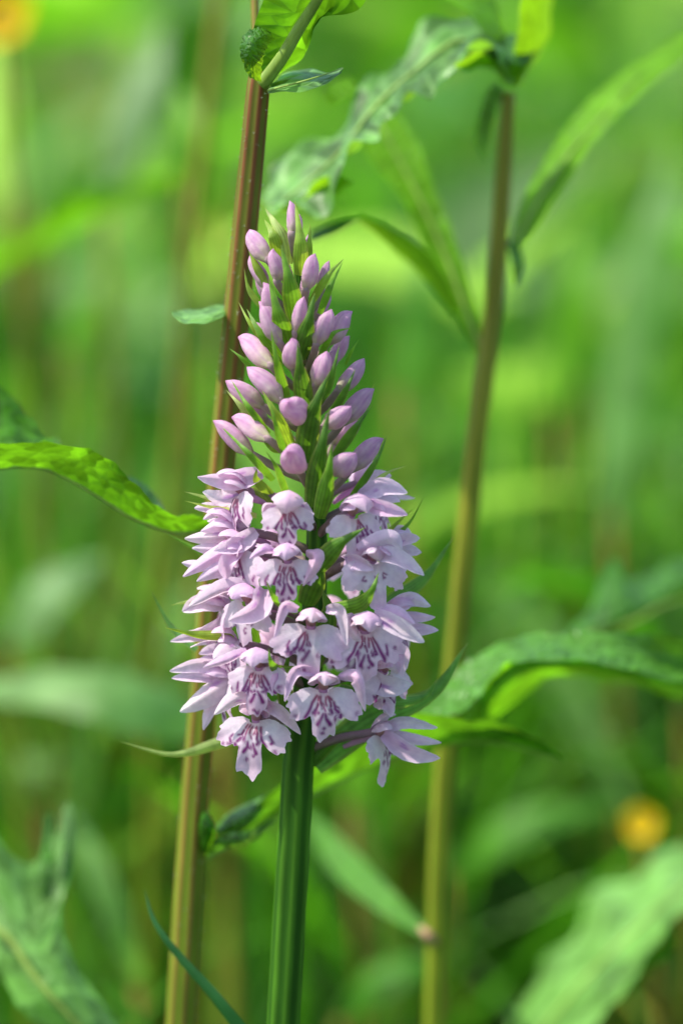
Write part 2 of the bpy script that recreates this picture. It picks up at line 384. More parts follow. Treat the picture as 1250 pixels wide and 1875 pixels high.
o = mk('undergrowth', v, f, M_TINT, origin=(0, 0, 0), col=c); tag(o, 'mass of blurred broad leaved meadow herbs', 'undergrowth', kind='stuff')

# ------------------------------------------------------------------ weed plant with the left-hand ridged stalk
def foot(px, py, d): 
    p = P(px, py, d); return np.array([p[0], p[1], 0.0])
def stalk_path(pts, grow=True):
    q = [P(*p) for p in pts]
    if grow:
        d = q[0] - q[1]; d = d / abs(d[2]) if abs(d[2]) > 1e-6 else np.array([0, 0, -1.0])
        q = [q[0] + d * q[0][2] * 0.98, q[0] + d * q[0][2] * 0.5] + q
    return q

sp = [(332, 1875, .024), (355, 1500, .022), (380, 1200, .020), (408, 850, .017), (436, 560, .014), (456, 350, .012), (474, 158, .010), (479, 118, .010)]
q = stalk_path(sp)
weed = thing('tall_weed', q[0] * np.array([1, 1, 0]), 'tall weed with a ridged red and green stalk just behind the orchid', 'weed', 'leafy meadow weeds')
v, f, st = tube(q, [30 * PX] * 2 + [29 * PX, 27.5 * PX, 26 * PX, 25 * PX, 24 * PX, 23 * PX, 21 * PX, 11 * PX], 56, 66, ribs=7, amp=0.05, phase=0.9)
mk('stem', v, f, M_STALK, weed, st=st)
v, f, st = tube([P(474, 150, .011), P(470, 90, .016), P(466, 0, .020), P(462, -160, .026)], [12 * PX, 8 * PX, 7 * PX, 6 * PX], 16, 14, ribs=5, amp=0.06)
mk('upper_stem', v, f, M_STALK, weed, st=st)

def add_leaf(parent, name, rows, mat, label=None, rib=None, ribr=4, puck=0.012, n=30, sub=6, seed=0.0):
    v, f, st = loft(rows, n, sub, puck, seed)
    o = mk(name, v, f, mat, parent, st=st, label=label)
    if rib:
        pts = [P(*p) for p in rib]
        v, f, st = tube(pts, [ribr * PX, ribr * 0.8 * PX, ribr * 0.35 * PX], 10, len(pts) * 5, ribs=3, amp=0.1)
        mk('midrib', v, f, M_RIB, o, st=st)
    return o

add_leaf(weed, 'leaf', [
    [(470, 150, .010), (455, 100, .008), (466, 45, .004), (482, 0, .000), (505, -70, -.006), (560, -190, -.016), (650, -300, -.03)],
    [(482, 152, .009), (505, 105, .006), (528, 55, .002), (552, 5, -.002), (585, -70, -.008), (620, -190, -.018), (655, -305, -.03)],
    [(484, 152, .008), (518, 105, .006), (550, 50, .003), (583, 0, -.001), (620, -70, -.007), (650, -190, -.018), (660, -310, -.03)],
    [(492, 150, .010), (532, 112, .008), (560, 62, .005), (598, 20, .001), (640, -40, -.005), (670, -190, -.018), (665, -305, -.03)],
    [(496, 142, .012), (548, 112, .010), (568, 78, .006), (585, 34, .002), (668, 4, -.003), (700, -180, -.018), (668, -300, -.03)]],
    M_LEAFG, 'clasping leaf at the top of the stalk, glowing yellow-green', rib=[(482, 154, .007), (518, 105, .004), (550, 50, .001), (583, -2, -.003), (620, -72, -.009), (655, -195, -.02)], ribr=13, puck=0.004, n=64, sub=8)
def hairs(name, parent, pts, nh, length, rs):
    V, F = [], []
    for _ in range(nh):
        i = rs.integers(0, len(pts[0])); p = pts[0][i]; nn = pts[1][i]
        d = nrm(nn + rs.normal(0, .35, 3)); w = nrm(np.cross(d, [0.1, 1, 0.2])) * length * .035; l = length * rs.uniform(.4, 1)
        b = len(V); V += [p - w, p + w, p + d * l]; F.append((b, b + 1, b + 2))
    o = mk(name, np.array(V), F, M_HAIR, parent); o['kind'] = 'stuff'; return o
M_HAIR = stalk_material('plant_hair', (0.55, 0.60, 0.40), (0.6, 0.6, 0.45))
_pts = stalk_path(sp)[2:]
_c = catmull(_pts[:-1], 160); _th = rng.uniform(0, 2 * np.pi, 160); _n = np.stack([np.cos(_th), np.sin(_th), 0 * _th], 1)
hairs('fine_hair', weed, (_c + _n * (np.linspace(28, 21, 160) * PX)[:, None], _n), 1500, 9 * PX, np.random.default_rng(3))
add_leaf(weed, 'leaf_lobe', [
    [(456, 142, .006), (440, 100, .000), (446, 65, -.001), (472, 50, .001), (492, 56, .004)],
    [(466, 146, .004), (458, 106, -.003), (464, 78, -.004), (482, 64, -.001), (497, 64, .003)],
    [(478, 150, .005), (480, 118, .001), (487, 92, .000), (495, 76, .001), (502, 72, .004)]], M_LEAF, puck=0.03)
add_leaf(weed, 'leaf', [
    [(497, 152, .010), (520, 136, .012), (565, 127, .012), (605, 131, .010), (628, 124, .007)],
    [(492, 163, .005), (525, 153, .004), (568, 145, .004), (606, 139, .005), (628, 125, .006)],
    [(490, 172, .003), (528, 168, -.001), (575, 162, -.001), (610, 147, .002), (628, 126, .006)]], M_LEAFS, 'small silvery leaf sticking out at the node', rib=[(490, 166, .003), (568, 145, .0), (627, 125, .005)], ribr=2)
add_leaf(weed, 'leaf', [
    [(412, 559, .018), (372, 565, .020), (338, 566, .020), (316, 573, .014)],
    [(412, 568, .014), (374, 577, .012), (340, 580, .012), (316, 575, .012)],
    [(412, 578, .012), (376, 592, .007), (340, 594, .006), (316, 577, .011)]], M_LEAFP, 'small pale leaf halfway up the stalk')
add_leaf(weed, 'leaf', [
    [(400, 948, .014), (362, 944, .012), (305, 938, .009), (252, 890, .006), (195, 838, .005), (130, 816, .004), (0, 812, .003), (-140, 850, .003)],
    [(400, 960, .015), (358, 958, .015), (300, 952, .012), (240, 915, .010), (175, 865, .009), (105, 836, .008), (0, 832, .007), (-140, 862, .006)],
    [(400, 970, .016), (355, 976, .016), (318, 974, .015), (240, 946, .013), (160, 896, .012), (80, 858, .012), (0, 858, .011), (-140, 880, .010)]],
    M_LEAFG, 'long arching leaf on the left, lit through yellow-green', puck=0.02, n=44, sub=7,
    rib=[(400, 970, .016), (320, 975, .015), (240, 947, .013), (160, 897, .012), (80, 859, .012), (0, 859, .011), (-140, 881, .010)], ribr=4)
add_leaf(weed, 'leaf', [
    [(112, 811, .026), (85, 800, .030), (55, 768, .034), (22, 722, .036), (-60, 700, .036), (-150, 760, .036)],
    [(112, 812, .025), (70, 806, .028), (40, 790, .030), (5, 770, .030), (-60, 770, .030), (-150, 800, .03)],
    [(112, 813, .024), (80, 815, .024), (40, 814, .024), (0, 812, .024), (-60, 820, .024), (-150, 845, .024)]], M_LEAFG, 'far half of the folded left leaf', puck=0.03)
add_leaf(weed, 'leaf', [
    [(305, 942, .024), (292, 915, .028), (270, 890, .030), (238, 872, .030)],
    [(300, 946, .023), (280, 925, .026), (258, 900, .026), (230, 878, .027)]], M_LEAFD, puck=0.0, n=12)
add_leaf(weed, 'leaf', [
    [(372, 1564, .024), (430, 1522, .024), (530, 1415, .022), (640, 1335, .022), (760, 1308, .024), (870, 1318, .028), (960, 1340, .032), (1032, 1389, .038)],
    [(372, 1568, .025), (430, 1530, .029), (545, 1440, .031), (670, 1365, .032), (775, 1334, .034), (870, 1335, .036), (955, 1348, .038), (1032, 1390, .039)],
    [(372, 1573, .026), (430, 1539, .032), (560, 1460, .038), (700, 1392, .042), (800, 1366, .044), (870, 1358, .044), (945, 1362, .042), (1032, 1391, .04)]],
    M_LEAFM, 'long lower leaf crossing behind the orchid stem', puck=0.012, n=50,
    rib=[(372, 1573, .026), (430, 1540, .032), (560, 1461, .038), (700, 1393, .042), (800, 1366, .044), (900, 1360, .042), (1030, 1391, .04)], ribr=6)
add_leaf(weed, 'leaflet', [
    [(397, 1512, .028), (420, 1488, .026), (455, 1470, .026), (497, 1452, .030)],
    [(400, 1524, .022), (430, 1505, .020), (460, 1488, .022), (497, 1456, .029)],
    [(404, 1530, .026), (440, 1524, .026), (470, 1500, .028), (497, 1460, .030)]], M_LEAFS)
add_leaf(weed, 'leaflet', [
    [(396, 1536, .020), (420, 1524, .016), (455, 1520, .018), (500, 1500, .028)],
    [(396, 1542, .018), (425, 1542, .016), (455, 1536, .018), (500, 1504, .027)],
    [(396, 1546, .022), (425, 1552, .020), (460, 1544, .022), (500, 1508, .028)]], M_LEAFS)
add_leaf(weed, 'leaflet', [
    [(366, 1560, .022), (364, 1515, .018), (370, 1490, .018), (376, 1486, .020)],
    [(378, 1562, .020), (380, 1520, .014), (382, 1500, .016), (378, 1486, .020)],
    [(390, 1560, .024), (398, 1530, .022), (393, 1505, .022), (380, 1486, .021)]], M_LEAFG)

# ------------------------------------------------------------------ blurred weed with the stalk on the right
q = stalk_path([(797, 1875, .066), (808, 1500, .064), (838, 1150, .062), (872, 800, .060), (903, 560, .060), (922, 300, .060), (930, 170, .060)])
weed2 = thing('tall_weed', q[0] * np.array([1, 1, 0]), 'out of focus weed with a straight brown stalk right of the orchid', 'weed', 'leafy meadow weeds')
v, f, st = tube(q, [24 * PX] * 2 + [24 * PX, 22 * PX, 21 * PX, 20 * PX, 18 * PX, 16 * PX, 13 * PX], 28, 50, ribs=6, amp=0.06)
mk('stem', v, f, M_BSTALK, weed2, st=st)
add_leaf(weed2, 'leaf', [
    [(925, 150, .062), (905, 50, .064), (860, 28, .066), (800, 42, .066), (752, 92, .064), (722, 112, .062), (690, 150, .060), (652, 172, .060), (625, 232, .058), (560, 275, .058), (500, 300, .056), (480, 360, .054)],
    [(930, 150, .058), (908, 80, .056), (850, 72, .056), (800, 95, .054), (752, 135, .052), (715, 170, .050), (682, 200, .048), (650, 240, .046), (615, 285, .046), (565, 330, .046), (520, 365, .046), (488, 380, .046)],
    [(938, 150, .052), (920, 100, .044), (860, 100, .042), (800, 150, .040), (775, 175, .038), (735, 200, .036), (690, 232, .034), (668, 262, .034), (632, 300, .034), (600, 372, .034), (545, 385, .036), (495, 395, .040)]],
    M_LEAFS, 'big silvery lobed leaf reaching down left from the stalk top', rib=[(930, 150, .056), (850, 73, .054), (752, 136, .050), (682, 201, .046), (615, 286, .044), (520, 366, .044), (488, 381, .045)], ribr=5, puck=0.05, n=60)
for rows, mt in (
    ([[(660, 395, .060), (720, 420, .056), (790, 470, .056), (840, 560, .060)], [(655, 405, .062), (715, 436, .060), (780, 490, .060), (835, 570, .062)], [(665, 412, .066), (710, 450, .064), (770, 505, .064), (830, 580, .064)]], M_LEAFY),
    ([[(625, 320, .036), (580, 330, .038), (550, 370, .042)], [(640, 330, .042), (600, 350, .044), (562, 395, .047)], [(650, 335, .05), (620, 352, .052), (578, 398, .052)]], M_LEAFY),
    ([[(660, 398, .046), (620, 405, .046), (570, 425, .05)], [(658, 400, .045), (618, 425, .044), (565, 445, .048)]], M_LEAFD),
    ([[(640, 140, .056), (610, 150, .056), (590, 175, .058)], [(655, 160, .055), (630, 180, .055), (605, 195, .058)]], M_LEAFY),
    ([[(985, 75, .062), (940, 62, .060), (850, 100, .060)], [(980, 100, .056), (935, 95, .054), (860, 112, .056)], [(960, 118, .052), (925, 115, .050), (870, 122, .054)]], M_LEAFD),
    ([[(950, -30, .04), (950, 50, .048), (925, 150, .058)], [(1000, -20, .05), (985, 80, .056), (940, 160, .06)], [(1015, -10, .066), (1000, 70, .066), (950, 160, .062)]], M_LEAFY),
    ([[(830, 120, .036), (880, 95, .04), (930, 140, .056)], [(850, 130, .048), (900, 125, .052), (935, 160, .058)]], M_LEAFY),
    ([[(790, -20, .052), (850, 20, .050), (925, 110, .056)], [(880, -25, .06), (915, 20, .062), (935, 120, .06)]], M_LEAFY),
    ([[(925, 440, .06), (935, 480, .058), (940, 520, .06)], [(950, 445, .06), (958, 485, .058), (946, 522, .06)]], M_LEAFS),
    ([[(905, 150, .062), (885, 180, .06), (868, 260, .066)], [(925, 165, .06), (905, 210, .06), (890, 300, .066)]], M_LEAFS)):
    add_leaf(weed2, 'leaf', rows, mt, n=14)
add_leaf(weed2, 'leaf', [
    [(900, 660, .060), (870, 565, .063), (846, 478, .067), (818, 395, .071), (790, 332, .074), (768, 268, .077), (730, 210, .080)],
    [(893, 670, .060), (855, 575, .063), (822, 490, .066), (793, 408, .070), (762, 340, .073), (728, 282, .076), (690, 222, .079)],
    [(886, 676, .060), (838, 586, .062), (798, 506, .064), (764, 428, .067), (730, 358, .070), (686, 306, .073), (648, 250, .076)]],
    M_LEAFY, 'yellow-green leaf slanting up left to the lower stalk', rib=[(893, 672, .060), (855, 576, .062), (790, 411, .069), (690, 216, .078)], ribr=5)
add_leaf(weed2, 'leaf', [
    [(932, 450, .062), (950, 380, .067), (1004, 283, .074), (1064, 198, .080), (1150, 124, .087), (1270, 50, .097)],
    [(938, 455, .060), (969, 396, .064), (1026, 302, .070), (1084, 220, .076), (1168, 143, .083), (1270, 72, .093)],
    [(944, 460, .058), (984, 410, .061), (1048, 316, .067), (1104, 238, .073), (1186, 160, .080), (1270, 94, .089)]],
    M_LEAFY, 'narrow leaf rising right from the middle of the stalk', rib=[(938, 455, .060), (1026, 302, .069), (1168, 143, .082)], ribr=4)

add_leaf(weed2, 'leaf', [
    [(788, 1704, .064), (740, 1652, .080), (680, 1590, .100), (620, 1530, .120), (560, 1480, .14)],
    [(784, 1712, .063), (728, 1668, .079), (662, 1612, .098), (605, 1552, .118), (555, 1484, .14)],
    [(780, 1720, .062), (716, 1684, .078), (644, 1634, .096), (590, 1572, .117), (552, 1490, .14)]], M_LEAFB, 'blurred low leaf slanting up left from a reddish joint')
v, f, st = tube([P(796, 1724, .064), P(784, 1714, .062), P(768, 1698, .063)], [9 * PX, 11 * PX, 6 * PX], 14, 10)
mk('leaf_joint', v, f, M_JOINT, weed2, st=st, label='reddish joint where the low leaf meets the stalk')

# ------------------------------------------------------------------ broad leaved plants at the edges of the view
def edge_plant(stem_pts, rad, label, group=None):
    q = stalk_path(stem_pts)
    t = thing('broad_leaved_plant', q[0] * np.array([1, 1, 0]), label, 'plant', group or 'broad leaved plants')
    v, f, st = tube(q, [rad * PX] * len(q), 16, 30, ribs=5, amp=0.06)
    mk('stem', v, f, M_BSTALK, t, st=st)
    return t
pl = edge_plant([(1420, 1900, .06), (1440, 1500, .06), (1450, 1150, .06), (1450, 1000, .06)], 18, 'plant at the right edge whose broad folded leaf arches in towards the orchid')
add_leaf(pl, 'leaf', [
    [(742, 1318, .043), (800, 1262, .045), (860, 1208, .046), (950, 1166, .047), (1050, 1158, .044), (1150, 1160, .044), (1260, 1172, .046), (1450, 1250, .06)],
    [(748, 1322, .042), (820, 1285, .041), (880, 1235, .040), (960, 1188, .040), (1050, 1182, .040), (1150, 1192, .041), (1260, 1212, .05), (1450, 1256, .06)],
    [(752, 1326, .042), (840, 1305, .036), (890, 1262, .034), (950, 1213, .032), (1050, 1210, .032), (1150, 1226, .034), (1260, 1252, .04), (1450, 1262, .06)]],
    M_LEAFB, 'upper face of the leaf, glossy with pale patches', puck=0.02, n=44, seed=1.0)
add_leaf(pl, 'leaf', [
    [(880, 1312, .035), (884, 1260, .033), (920, 1222, .032), (960, 1210, .032), (1050, 1211, .032), (1150, 1227, .034), (1260, 1253, .04), (1450, 1263, .06)],
    [(883, 1316, .040), (895, 1285, .044), (935, 1250, .047), (980, 1228, .048), (1050, 1226, .048), (1150, 1242, .05), (1260, 1268, .052), (1450, 1266, .06)],
    [(886, 1322, .044), (915, 1310, .056), (955, 1275, .062), (1000, 1244, .063), (1060, 1238, .063), (1160, 1254, .064), (1260, 1284, .065), (1450, 1270, .062)]],
    M_LEAFG, 'folded under half of the leaf, glowing green', puck=0.008, n=40)
pl = edge_plant([(1480, 1900, .12), (1500, 1400, .12), (1520, 1000, .12)], 16, 'plant at the right edge with a blurred pointed leaf above the folded one')
add_leaf(pl, 'leaf', [
    [(1030, 1165, .10), (1080, 1110, .10), (1120, 1020, .11), (1140, 1060, .112), (1190, 1050, .115), (1260, 1020, .12), (1500, 1040, .12)],
    [(1035, 1172, .095), (1090, 1150, .09), (1140, 1120, .092), (1190, 1095, .10), (1225, 1080, .105), (1290, 1060, .11), (1500, 1060, .12)],
    [(1040, 1180, .10), (1100, 1165, .10), (1160, 1140, .10), (1200, 1120, .10), (1250, 1100, .11), (1310, 1080, .115), (1500, 1080, .12)]], M_LEAF,
    rib=[(1040, 1176, .09), (1160, 1138, .092), (1250, 1098, .10), (1500, 1070, .118)], ribr=5)
pl = edge_plant([(330, 2100, .055), (300, 2000, .055)], 12, 'plant low in the left corner with one large pale lobed leaf')
add_leaf(pl, 'leaf', [
    [(-60, 1420, .060), (-50, 1560, .056), (-30, 1700, .050), (10, 1800, .046), (60, 1870, .044), (180, 1960, .044), (300, 2010, .05)],
    [(0, 1540, .056), (0, 1620, .052), (20, 1720, .046), (60, 1780, .043), (110, 1840, .041), (200, 1930, .042), (304, 2006, .05)],
    [(60, 1580, .058), (66, 1650, .053), (72, 1710, .048), (105, 1765, .045), (140, 1820, .043), (220, 1910, .043), (308, 2002, .05)],
    [(118, 1500, .064), (130, 1590, .058), (112, 1660, .053), (125, 1740, .049), (160, 1800, .047), (230, 1890, .046), (312, 1998, .05)]], M_LEAFP,
    'large pale upper face with a light midrib', rib=[(-20, 1690, .046), (20, 1722, .044), (60, 1782, .041), (110, 1842, .039), (200, 1932, .040), (304, 2006, .05)], ribr=7, puck=0.008, n=44)
add_leaf(pl, 'leaf_lobe', [
    [(130, 1600, .058), (137, 1520, .062), (130, 1470, .066)], [(112, 1600, .056), (120, 1520, .061), (123, 1470, .066)], [(100, 1610, .057), (106, 1530, .062), (117, 1474, .066)]], M_LEAFS, n=12)
add_leaf(pl, 'leaf_lobe', [
    [(62, 1625, .055), (76, 1560, .060), (84, 1490, .066)], [(80, 1630, .053), (92, 1560, .059), (92, 1490, .066)], [(92, 1630, .055), (100, 1570, .060), (98, 1495, .066)]], M_LEAF, n=12)
pl = edge_plant([(900, 2300, .12), (890, 2050, .12)], 14, 'plant low in the right corner with a long pale out of focus leaf')
add_leaf(pl, 'leaf', [
    [(890, 2050, .12), (925, 1905, .126), (985, 1800, .13), (1000, 1745, .134), (1060, 1700, .134), (1085, 1630, .138), (1150, 1612, .136), (1200, 1560, .14), (1300, 1545, .14)],
    [(905, 2050, .118), (965, 1925, .108), (1030, 1840, .106), (1062, 1800, .106), (1105, 1755, .106), (1145, 1712, .108), (1190, 1672, .110), (1235, 1632, .114), (1300, 1588, .12)],
    [(920, 2050, .12), (1015, 1935, .09), (1088, 1868, .084), (1130, 1832, .082), (1160, 1800, .084), (1165, 1766, .086), (1206, 1722, .088), (1235, 1690, .090), (1300, 1625, .10)]], M_LEAFP,
    rib=[(905, 2050, .116), (970, 1920, .103), (1110, 1750, .096), (1290, 1590, .106)], ribr=6)
add_leaf(pl, 'leaf_lobe', [
    [(1095, 1815, .092), (1155, 1762, .092), (1240, 1706, .094)], [(1120, 1842, .088), (1185, 1785, .088), (1245, 1718, .092)]], M_LEAFG, n=10)
add_leaf(pl, 'leaf', [
    [(960, 1930, .10), (940, 1880, .098), (918, 1830, .10)], [(985, 1930, .10), (955, 1870, .097), (922, 1832, .10)]], M_LEAFD, n=10)

# ------------------------------------------------------------------ single grass blades
def tintc(v, c, tipc=None, st=None):
    cc = np.tile(np.asarray(c, float), (len(v), 1))
    if tipc is not None:
        k = np.clip(st[:, 2:3], 0, 1) ** 2; cc = cc * (1 - k) + np.asarray(tipc) * k
    return cc
BL = 'single grass blades'
def blade(pts, wpx, label, col, roll=0.2, d=None, name='grass_blade', cat='grass blade', group=BL, roll2=None, wav=0.0, mat=None, fold=0.25, tip=None):
    q = stalk_path(pts)
    v, f, st = ribbon(q, wpx * PX, roll=roll, n=40, nu=5, prof='blade', fold=fold, roll2=roll2, wav=wav)
    o = mk(name, v, f, mat or M_TINT, None, origin=q[0], st=st, col=tintc(v, col, tip, st))
    return tag(o, label, cat, group)
blade([(700, 2500, .0), (560, 2120, .002), (462, 1925, .004), (400, 1835, .004), (330, 1755, .006), (283, 1690, .008), (265, 1630, .010)], 40, 'dark blue-green grass blade crossing the foot of the left stalk', (0.035, 0.13, 0.05), roll=0.5)
blade([(330, 2000, .12), (260, 1880, .12), (215, 1810, .12), (190, 1785, .12)], 34, 'short blurred leaf tip at the bottom left beside the stalk', (0.09, 0.24, 0.03))
def strip(pts, wpx, label, col, roll=0.2, prof='leaf', **k):
    """a broad leaf of the meadow behind, on its own thin stem"""
    q = [P(*p) for p in pts]
    base = np.array([q[0][0], q[0][1] + 0.01, 0.0])
    t = thing('meadow_leaf', base, label, 'leaf', 'broad blurred leaves behind')
    v, f, st = ribbon(q, wpx * PX * k.pop('wk', 1.0), roll=roll, n=24, nu=7, prof=prof, wav=0.05, **k)
    mk('blade', v, f, M_TINT, t, st=st, col=tintc(v, col))
    v, f, st = tube([base, lerp(base, q[0], 0.6) + np.array([0.004, 0, 0]), q[0]], [0.0016, 0.0014, 0.0010], 8, 12)
    mk('stalk', v, f, M_BSTALK, t, st=st)
    return t
YG, PG, MG = (0.13, 0.33, 0.012), (0.19, 0.36, 0.11), (0.08, 0.25, 0.022)
strip([(330, 310, .28), (180, 380, .28), (60, 450, .28), (-80, 530, .29)], 105, 'bright yellow-green leaf slanting down to the left edge, upper part of the view', YG, 0.9)
strip([(400, 1330, .20), (260, 1285, .18), (120, 1255, .18), (-120, 1260, .20)], 190, 'wide pale leaf lying level left of the lowest orchid flowers', PG, -0.9)
strip([(250, 1810, .20), (215, 1700, .19), (170, 1580, .19), (120, 1470, .20)], 95, 'pale leaf slanting behind the lower left stalk', PG, 0.5)
strip([(820, 1600, .30), (920, 1530, .29), (1010, 1490, .29), (1160, 1475, .30)], 130, 'bright leaf under the folded leaf, left of the orange flower', (0.12, 0.32, 0.04), 0.8)
strip([(1120, 950, .33), (1150, 700, .33), (1190, 450, .33), (1230, 260, .34)], 150, 'tall pale blade near the right edge beside the brown stalk', PG, 0.3)
strip([(190, 370, .36), (225, 250, .35), (265, 150, .35), (300, 40, .36)], 170, 'silvery leaf standing behind the top left of the orchid', (0.22, 0.33, 0.17), 0.6)
strip([(390, 400, .26), (365, 330, .26), (340, 250, .26), (330, 150, .27)], 140, 'yellow-green leaf just left of the ridged stalk near its top', YG, 0.5)
strip([(20, 1180, .28), (60, 1110, .27), (110, 1060, .27), (190, 1020, .28)], 170, 'pale leaf glinting at the left edge under the arching leaf', (0.22, 0.36, 0.16), 0.8)  # glint of the sky painted in as a paler leaf colour
strip([(1250, 1270, .25), (1120, 1110, .24), (1000, 1060, .24), (900, 1080, .25)], 130, 'mid green leaf behind the right stalk above the folded leaf', MG, 0.8)
strip([(120, 640, .40), (150, 590, .40), (190, 530, .40), (230, 480, .41)], 120, 'yellow-green leaf left of the small pale leaf of the stalk', YG, 0.4)
strip([(1010, 760, .40), (1040, 640, .40), (1050, 520, .40), (1060, 400, .41)], 150, 'yellow-green leaf between the brown stalk and the right edge', YG, 0.4)
strip([(730, 720, .35), (760, 600, .35), (770, 520, .35), (800, 380, .36)], 120, 'mid green leaf between the bud spike and the brown stalk', MG, 0.5)
strip([(620, 1870, .22), (680, 1800, .21), (760, 1770, .21), (820, 1800, .22)], 120, 'level leaf at the foot of the right stalk', MG, 1.0)
strip([(80, 1480, .30), (40, 1430, .29), (60, 1400, .29), (130, 1390, .30)], 150, 'pale leaf at the left edge above the large lobed leaf', PG, 1.1)
strip([(640, 1480, .25), (660, 1400, .25), (650, 1340, .25), (620, 1300, .26)], 130, 'bright leaf right behind the top of the orchid stem', YG, 0.5)

def dry_stalk(pts, r, label):
    q = stalk_path(pts)
    v, f, st = tube(q, [r * PX] * len(q), 14, 40, ribs=4, amp=0.08)
    o = mk('plant_stalk', v, f, M_BSTALK, None, origin=q[0], st=st)
    return tag(o, label, 'stalk', 'blurred stalks behind')
dry_stalk([(270, 1700, .24), (280, 1200, .23), (310, 900, .23), (345, 500, .22), (385, 150, .22), (410, -80, .22)], 17, 'brownish blurred stalk left of the ridged one')
dry_stalk([(1085, 1700, .40), (1080, 1200, .40), (1075, 900, .40), (1070, 700, .40)], 14, 'faint yellowish stalk behind the folded leaf on the right')

def buttercup(px, py, d, rad, label):
    c = P(px, py, d); base = np.array([c[0] + 0.01, c[1] + 0.01, 0.0])
    t = thing('buttercup', base, label, 'flower', 'yellow meadow flowers')
    v, f, st = tube([base, lerp(base, c, 0.5) + np.array([0.006, 0, 0]), c], [0.0012, 0.001, 0.0008], 8, 14); mk('stem', v, f, M_BSTALK, t, st=st)
    ax = nrm(np.array([-0.1, -0.95, 0.45])); a1 = nrm(np.cross(ax, [1, 0, 0.1])); a2 = np.cross(ax, a1)
    for k in range(5):
        th = 2 * math.pi * k / 5; dr = a1 * math.cos(th) + a2 * math.sin(th)
        v, f, st = ribbon([c, c + dr * rad * 0.6 + ax * rad * 0.25, c + dr * rad + ax * rad * 0.65], rad * 1.15, hint=ax, n=8, nu=5, prof=([0, .3, .7, 1], [.25, .8, 1, .55]), fold=0.3)
        mk('petal', v, f, M_YEL, t, st=st, col=tintc(v, (0.90, 0.64, 0.01)))
    v, f, st = tube([c, c + ax * rad * 0.25, c + ax * rad * 0.38], [rad * .3, rad * .32, rad * .12], 10, 6); mk('flower_centre', v, f, M_YEL, t, col=tintc(v, (0.6, 0.4, 0.02)))
    return t
buttercup(1172, 1512, .21, 0.0042, 'orange-yellow blurred flower low on the right side')
buttercup(4, 46, .28, 0.0090, 'yellow blurred flower cut by the top left corner')
buttercup(168, 735, .60, 0.0070, 'faint yellow flower above the arching left leaf')

# ------------------------------------------------------------------ the orchid
def ax(y): return float(np.interp(y, [365, 400, 500, 600, 700, 800, 900, 1000, 1100, 1200, 1300, 1370, 1500, 1875], [540, 541, 546, 553, 560, 570, 578, 580, 576, 569, 559, 549, 541, 519]))
def env(y): return float(np.interp(y, [365, 420, 500, 600, 700, 800, 860, 950, 1100, 1250, 1320, 1400], [22, 60, 88, 112, 130, 150, 158, 165, 175, 175, 150, 80]))
q = [P(519, 1875, 0)]
q = [np.array([q[0][0] - .0125, 0, .0]), np.array([q[0][0] - .0062, 0, q[0][2] * 0.5])] + [P(ax(y), y, 0) for y in (1875, 1500, 1370, 1200, 1000, 850, 700, 550, 420)]
orchid = thing('spotted_orchid', q[0], 'pale lilac spotted orchid spike with buds above and open flowers below', 'orchid')
v, f, st = tube(q, [30 * PX] * 3 + [29.5 * PX, 28.5 * PX, 24 * PX, 19 * PX, 16 * PX, 13 * PX, 10 * PX, 5 * PX], 48, 90, ribs=7, amp=0.05, phase=0.4)
mk('stem', v, f, M_STEM, orchid, st=st)
# leaves at the foot of the stem, below the picture
for s, (dx, dy, hz) in enumerate(((0.05, -0.02, 0.10), (-0.055, 0.02, 0.12))):
    b = q[0] + np.array([0, 0, 0.03])
    v, f, st = ribbon([b, b + np.array([dx * .4, dy * .4, hz * .7]), b + np.array([dx, dy, hz])], 0.022, n=16, prof='leaf', hint=(-dx, -dy, 0.05))
    mk('basal_leaf', v, f, M_LEAFD, orchid, st=st)

LIL = np.array([0.85, 0.60, 0.77]); WHT = np.array([0.87, 0.76, 0.87]); DEEP = np.array([0.60, 0.30, 0.62])
PURP = np.array([0.20, 0.000, 0.165]); REDP = np.array([0.28, 0.000, 0.06])

def frame_of(az, pitch, roll):
    a, p, r = R(az), R(pitch), R(roll)
    F = np.array([math.sin(a), -math.cos(a), 0]); Rt = np.array([math.cos(a), math.sin(a), 0]); U = np.array([0, 0, 1.0])
    F2 = math.cos(p) * F - math.sin(p) * U; U2 = math.cos(p) * U + math.sin(p) * F
    R3 = math.cos(r) * Rt + math.sin(r) * U2; U3 = math.cos(r) * U2 - math.sin(r) * Rt
    return np.stack([R3, U3, F2])          # rows: local x, y, z

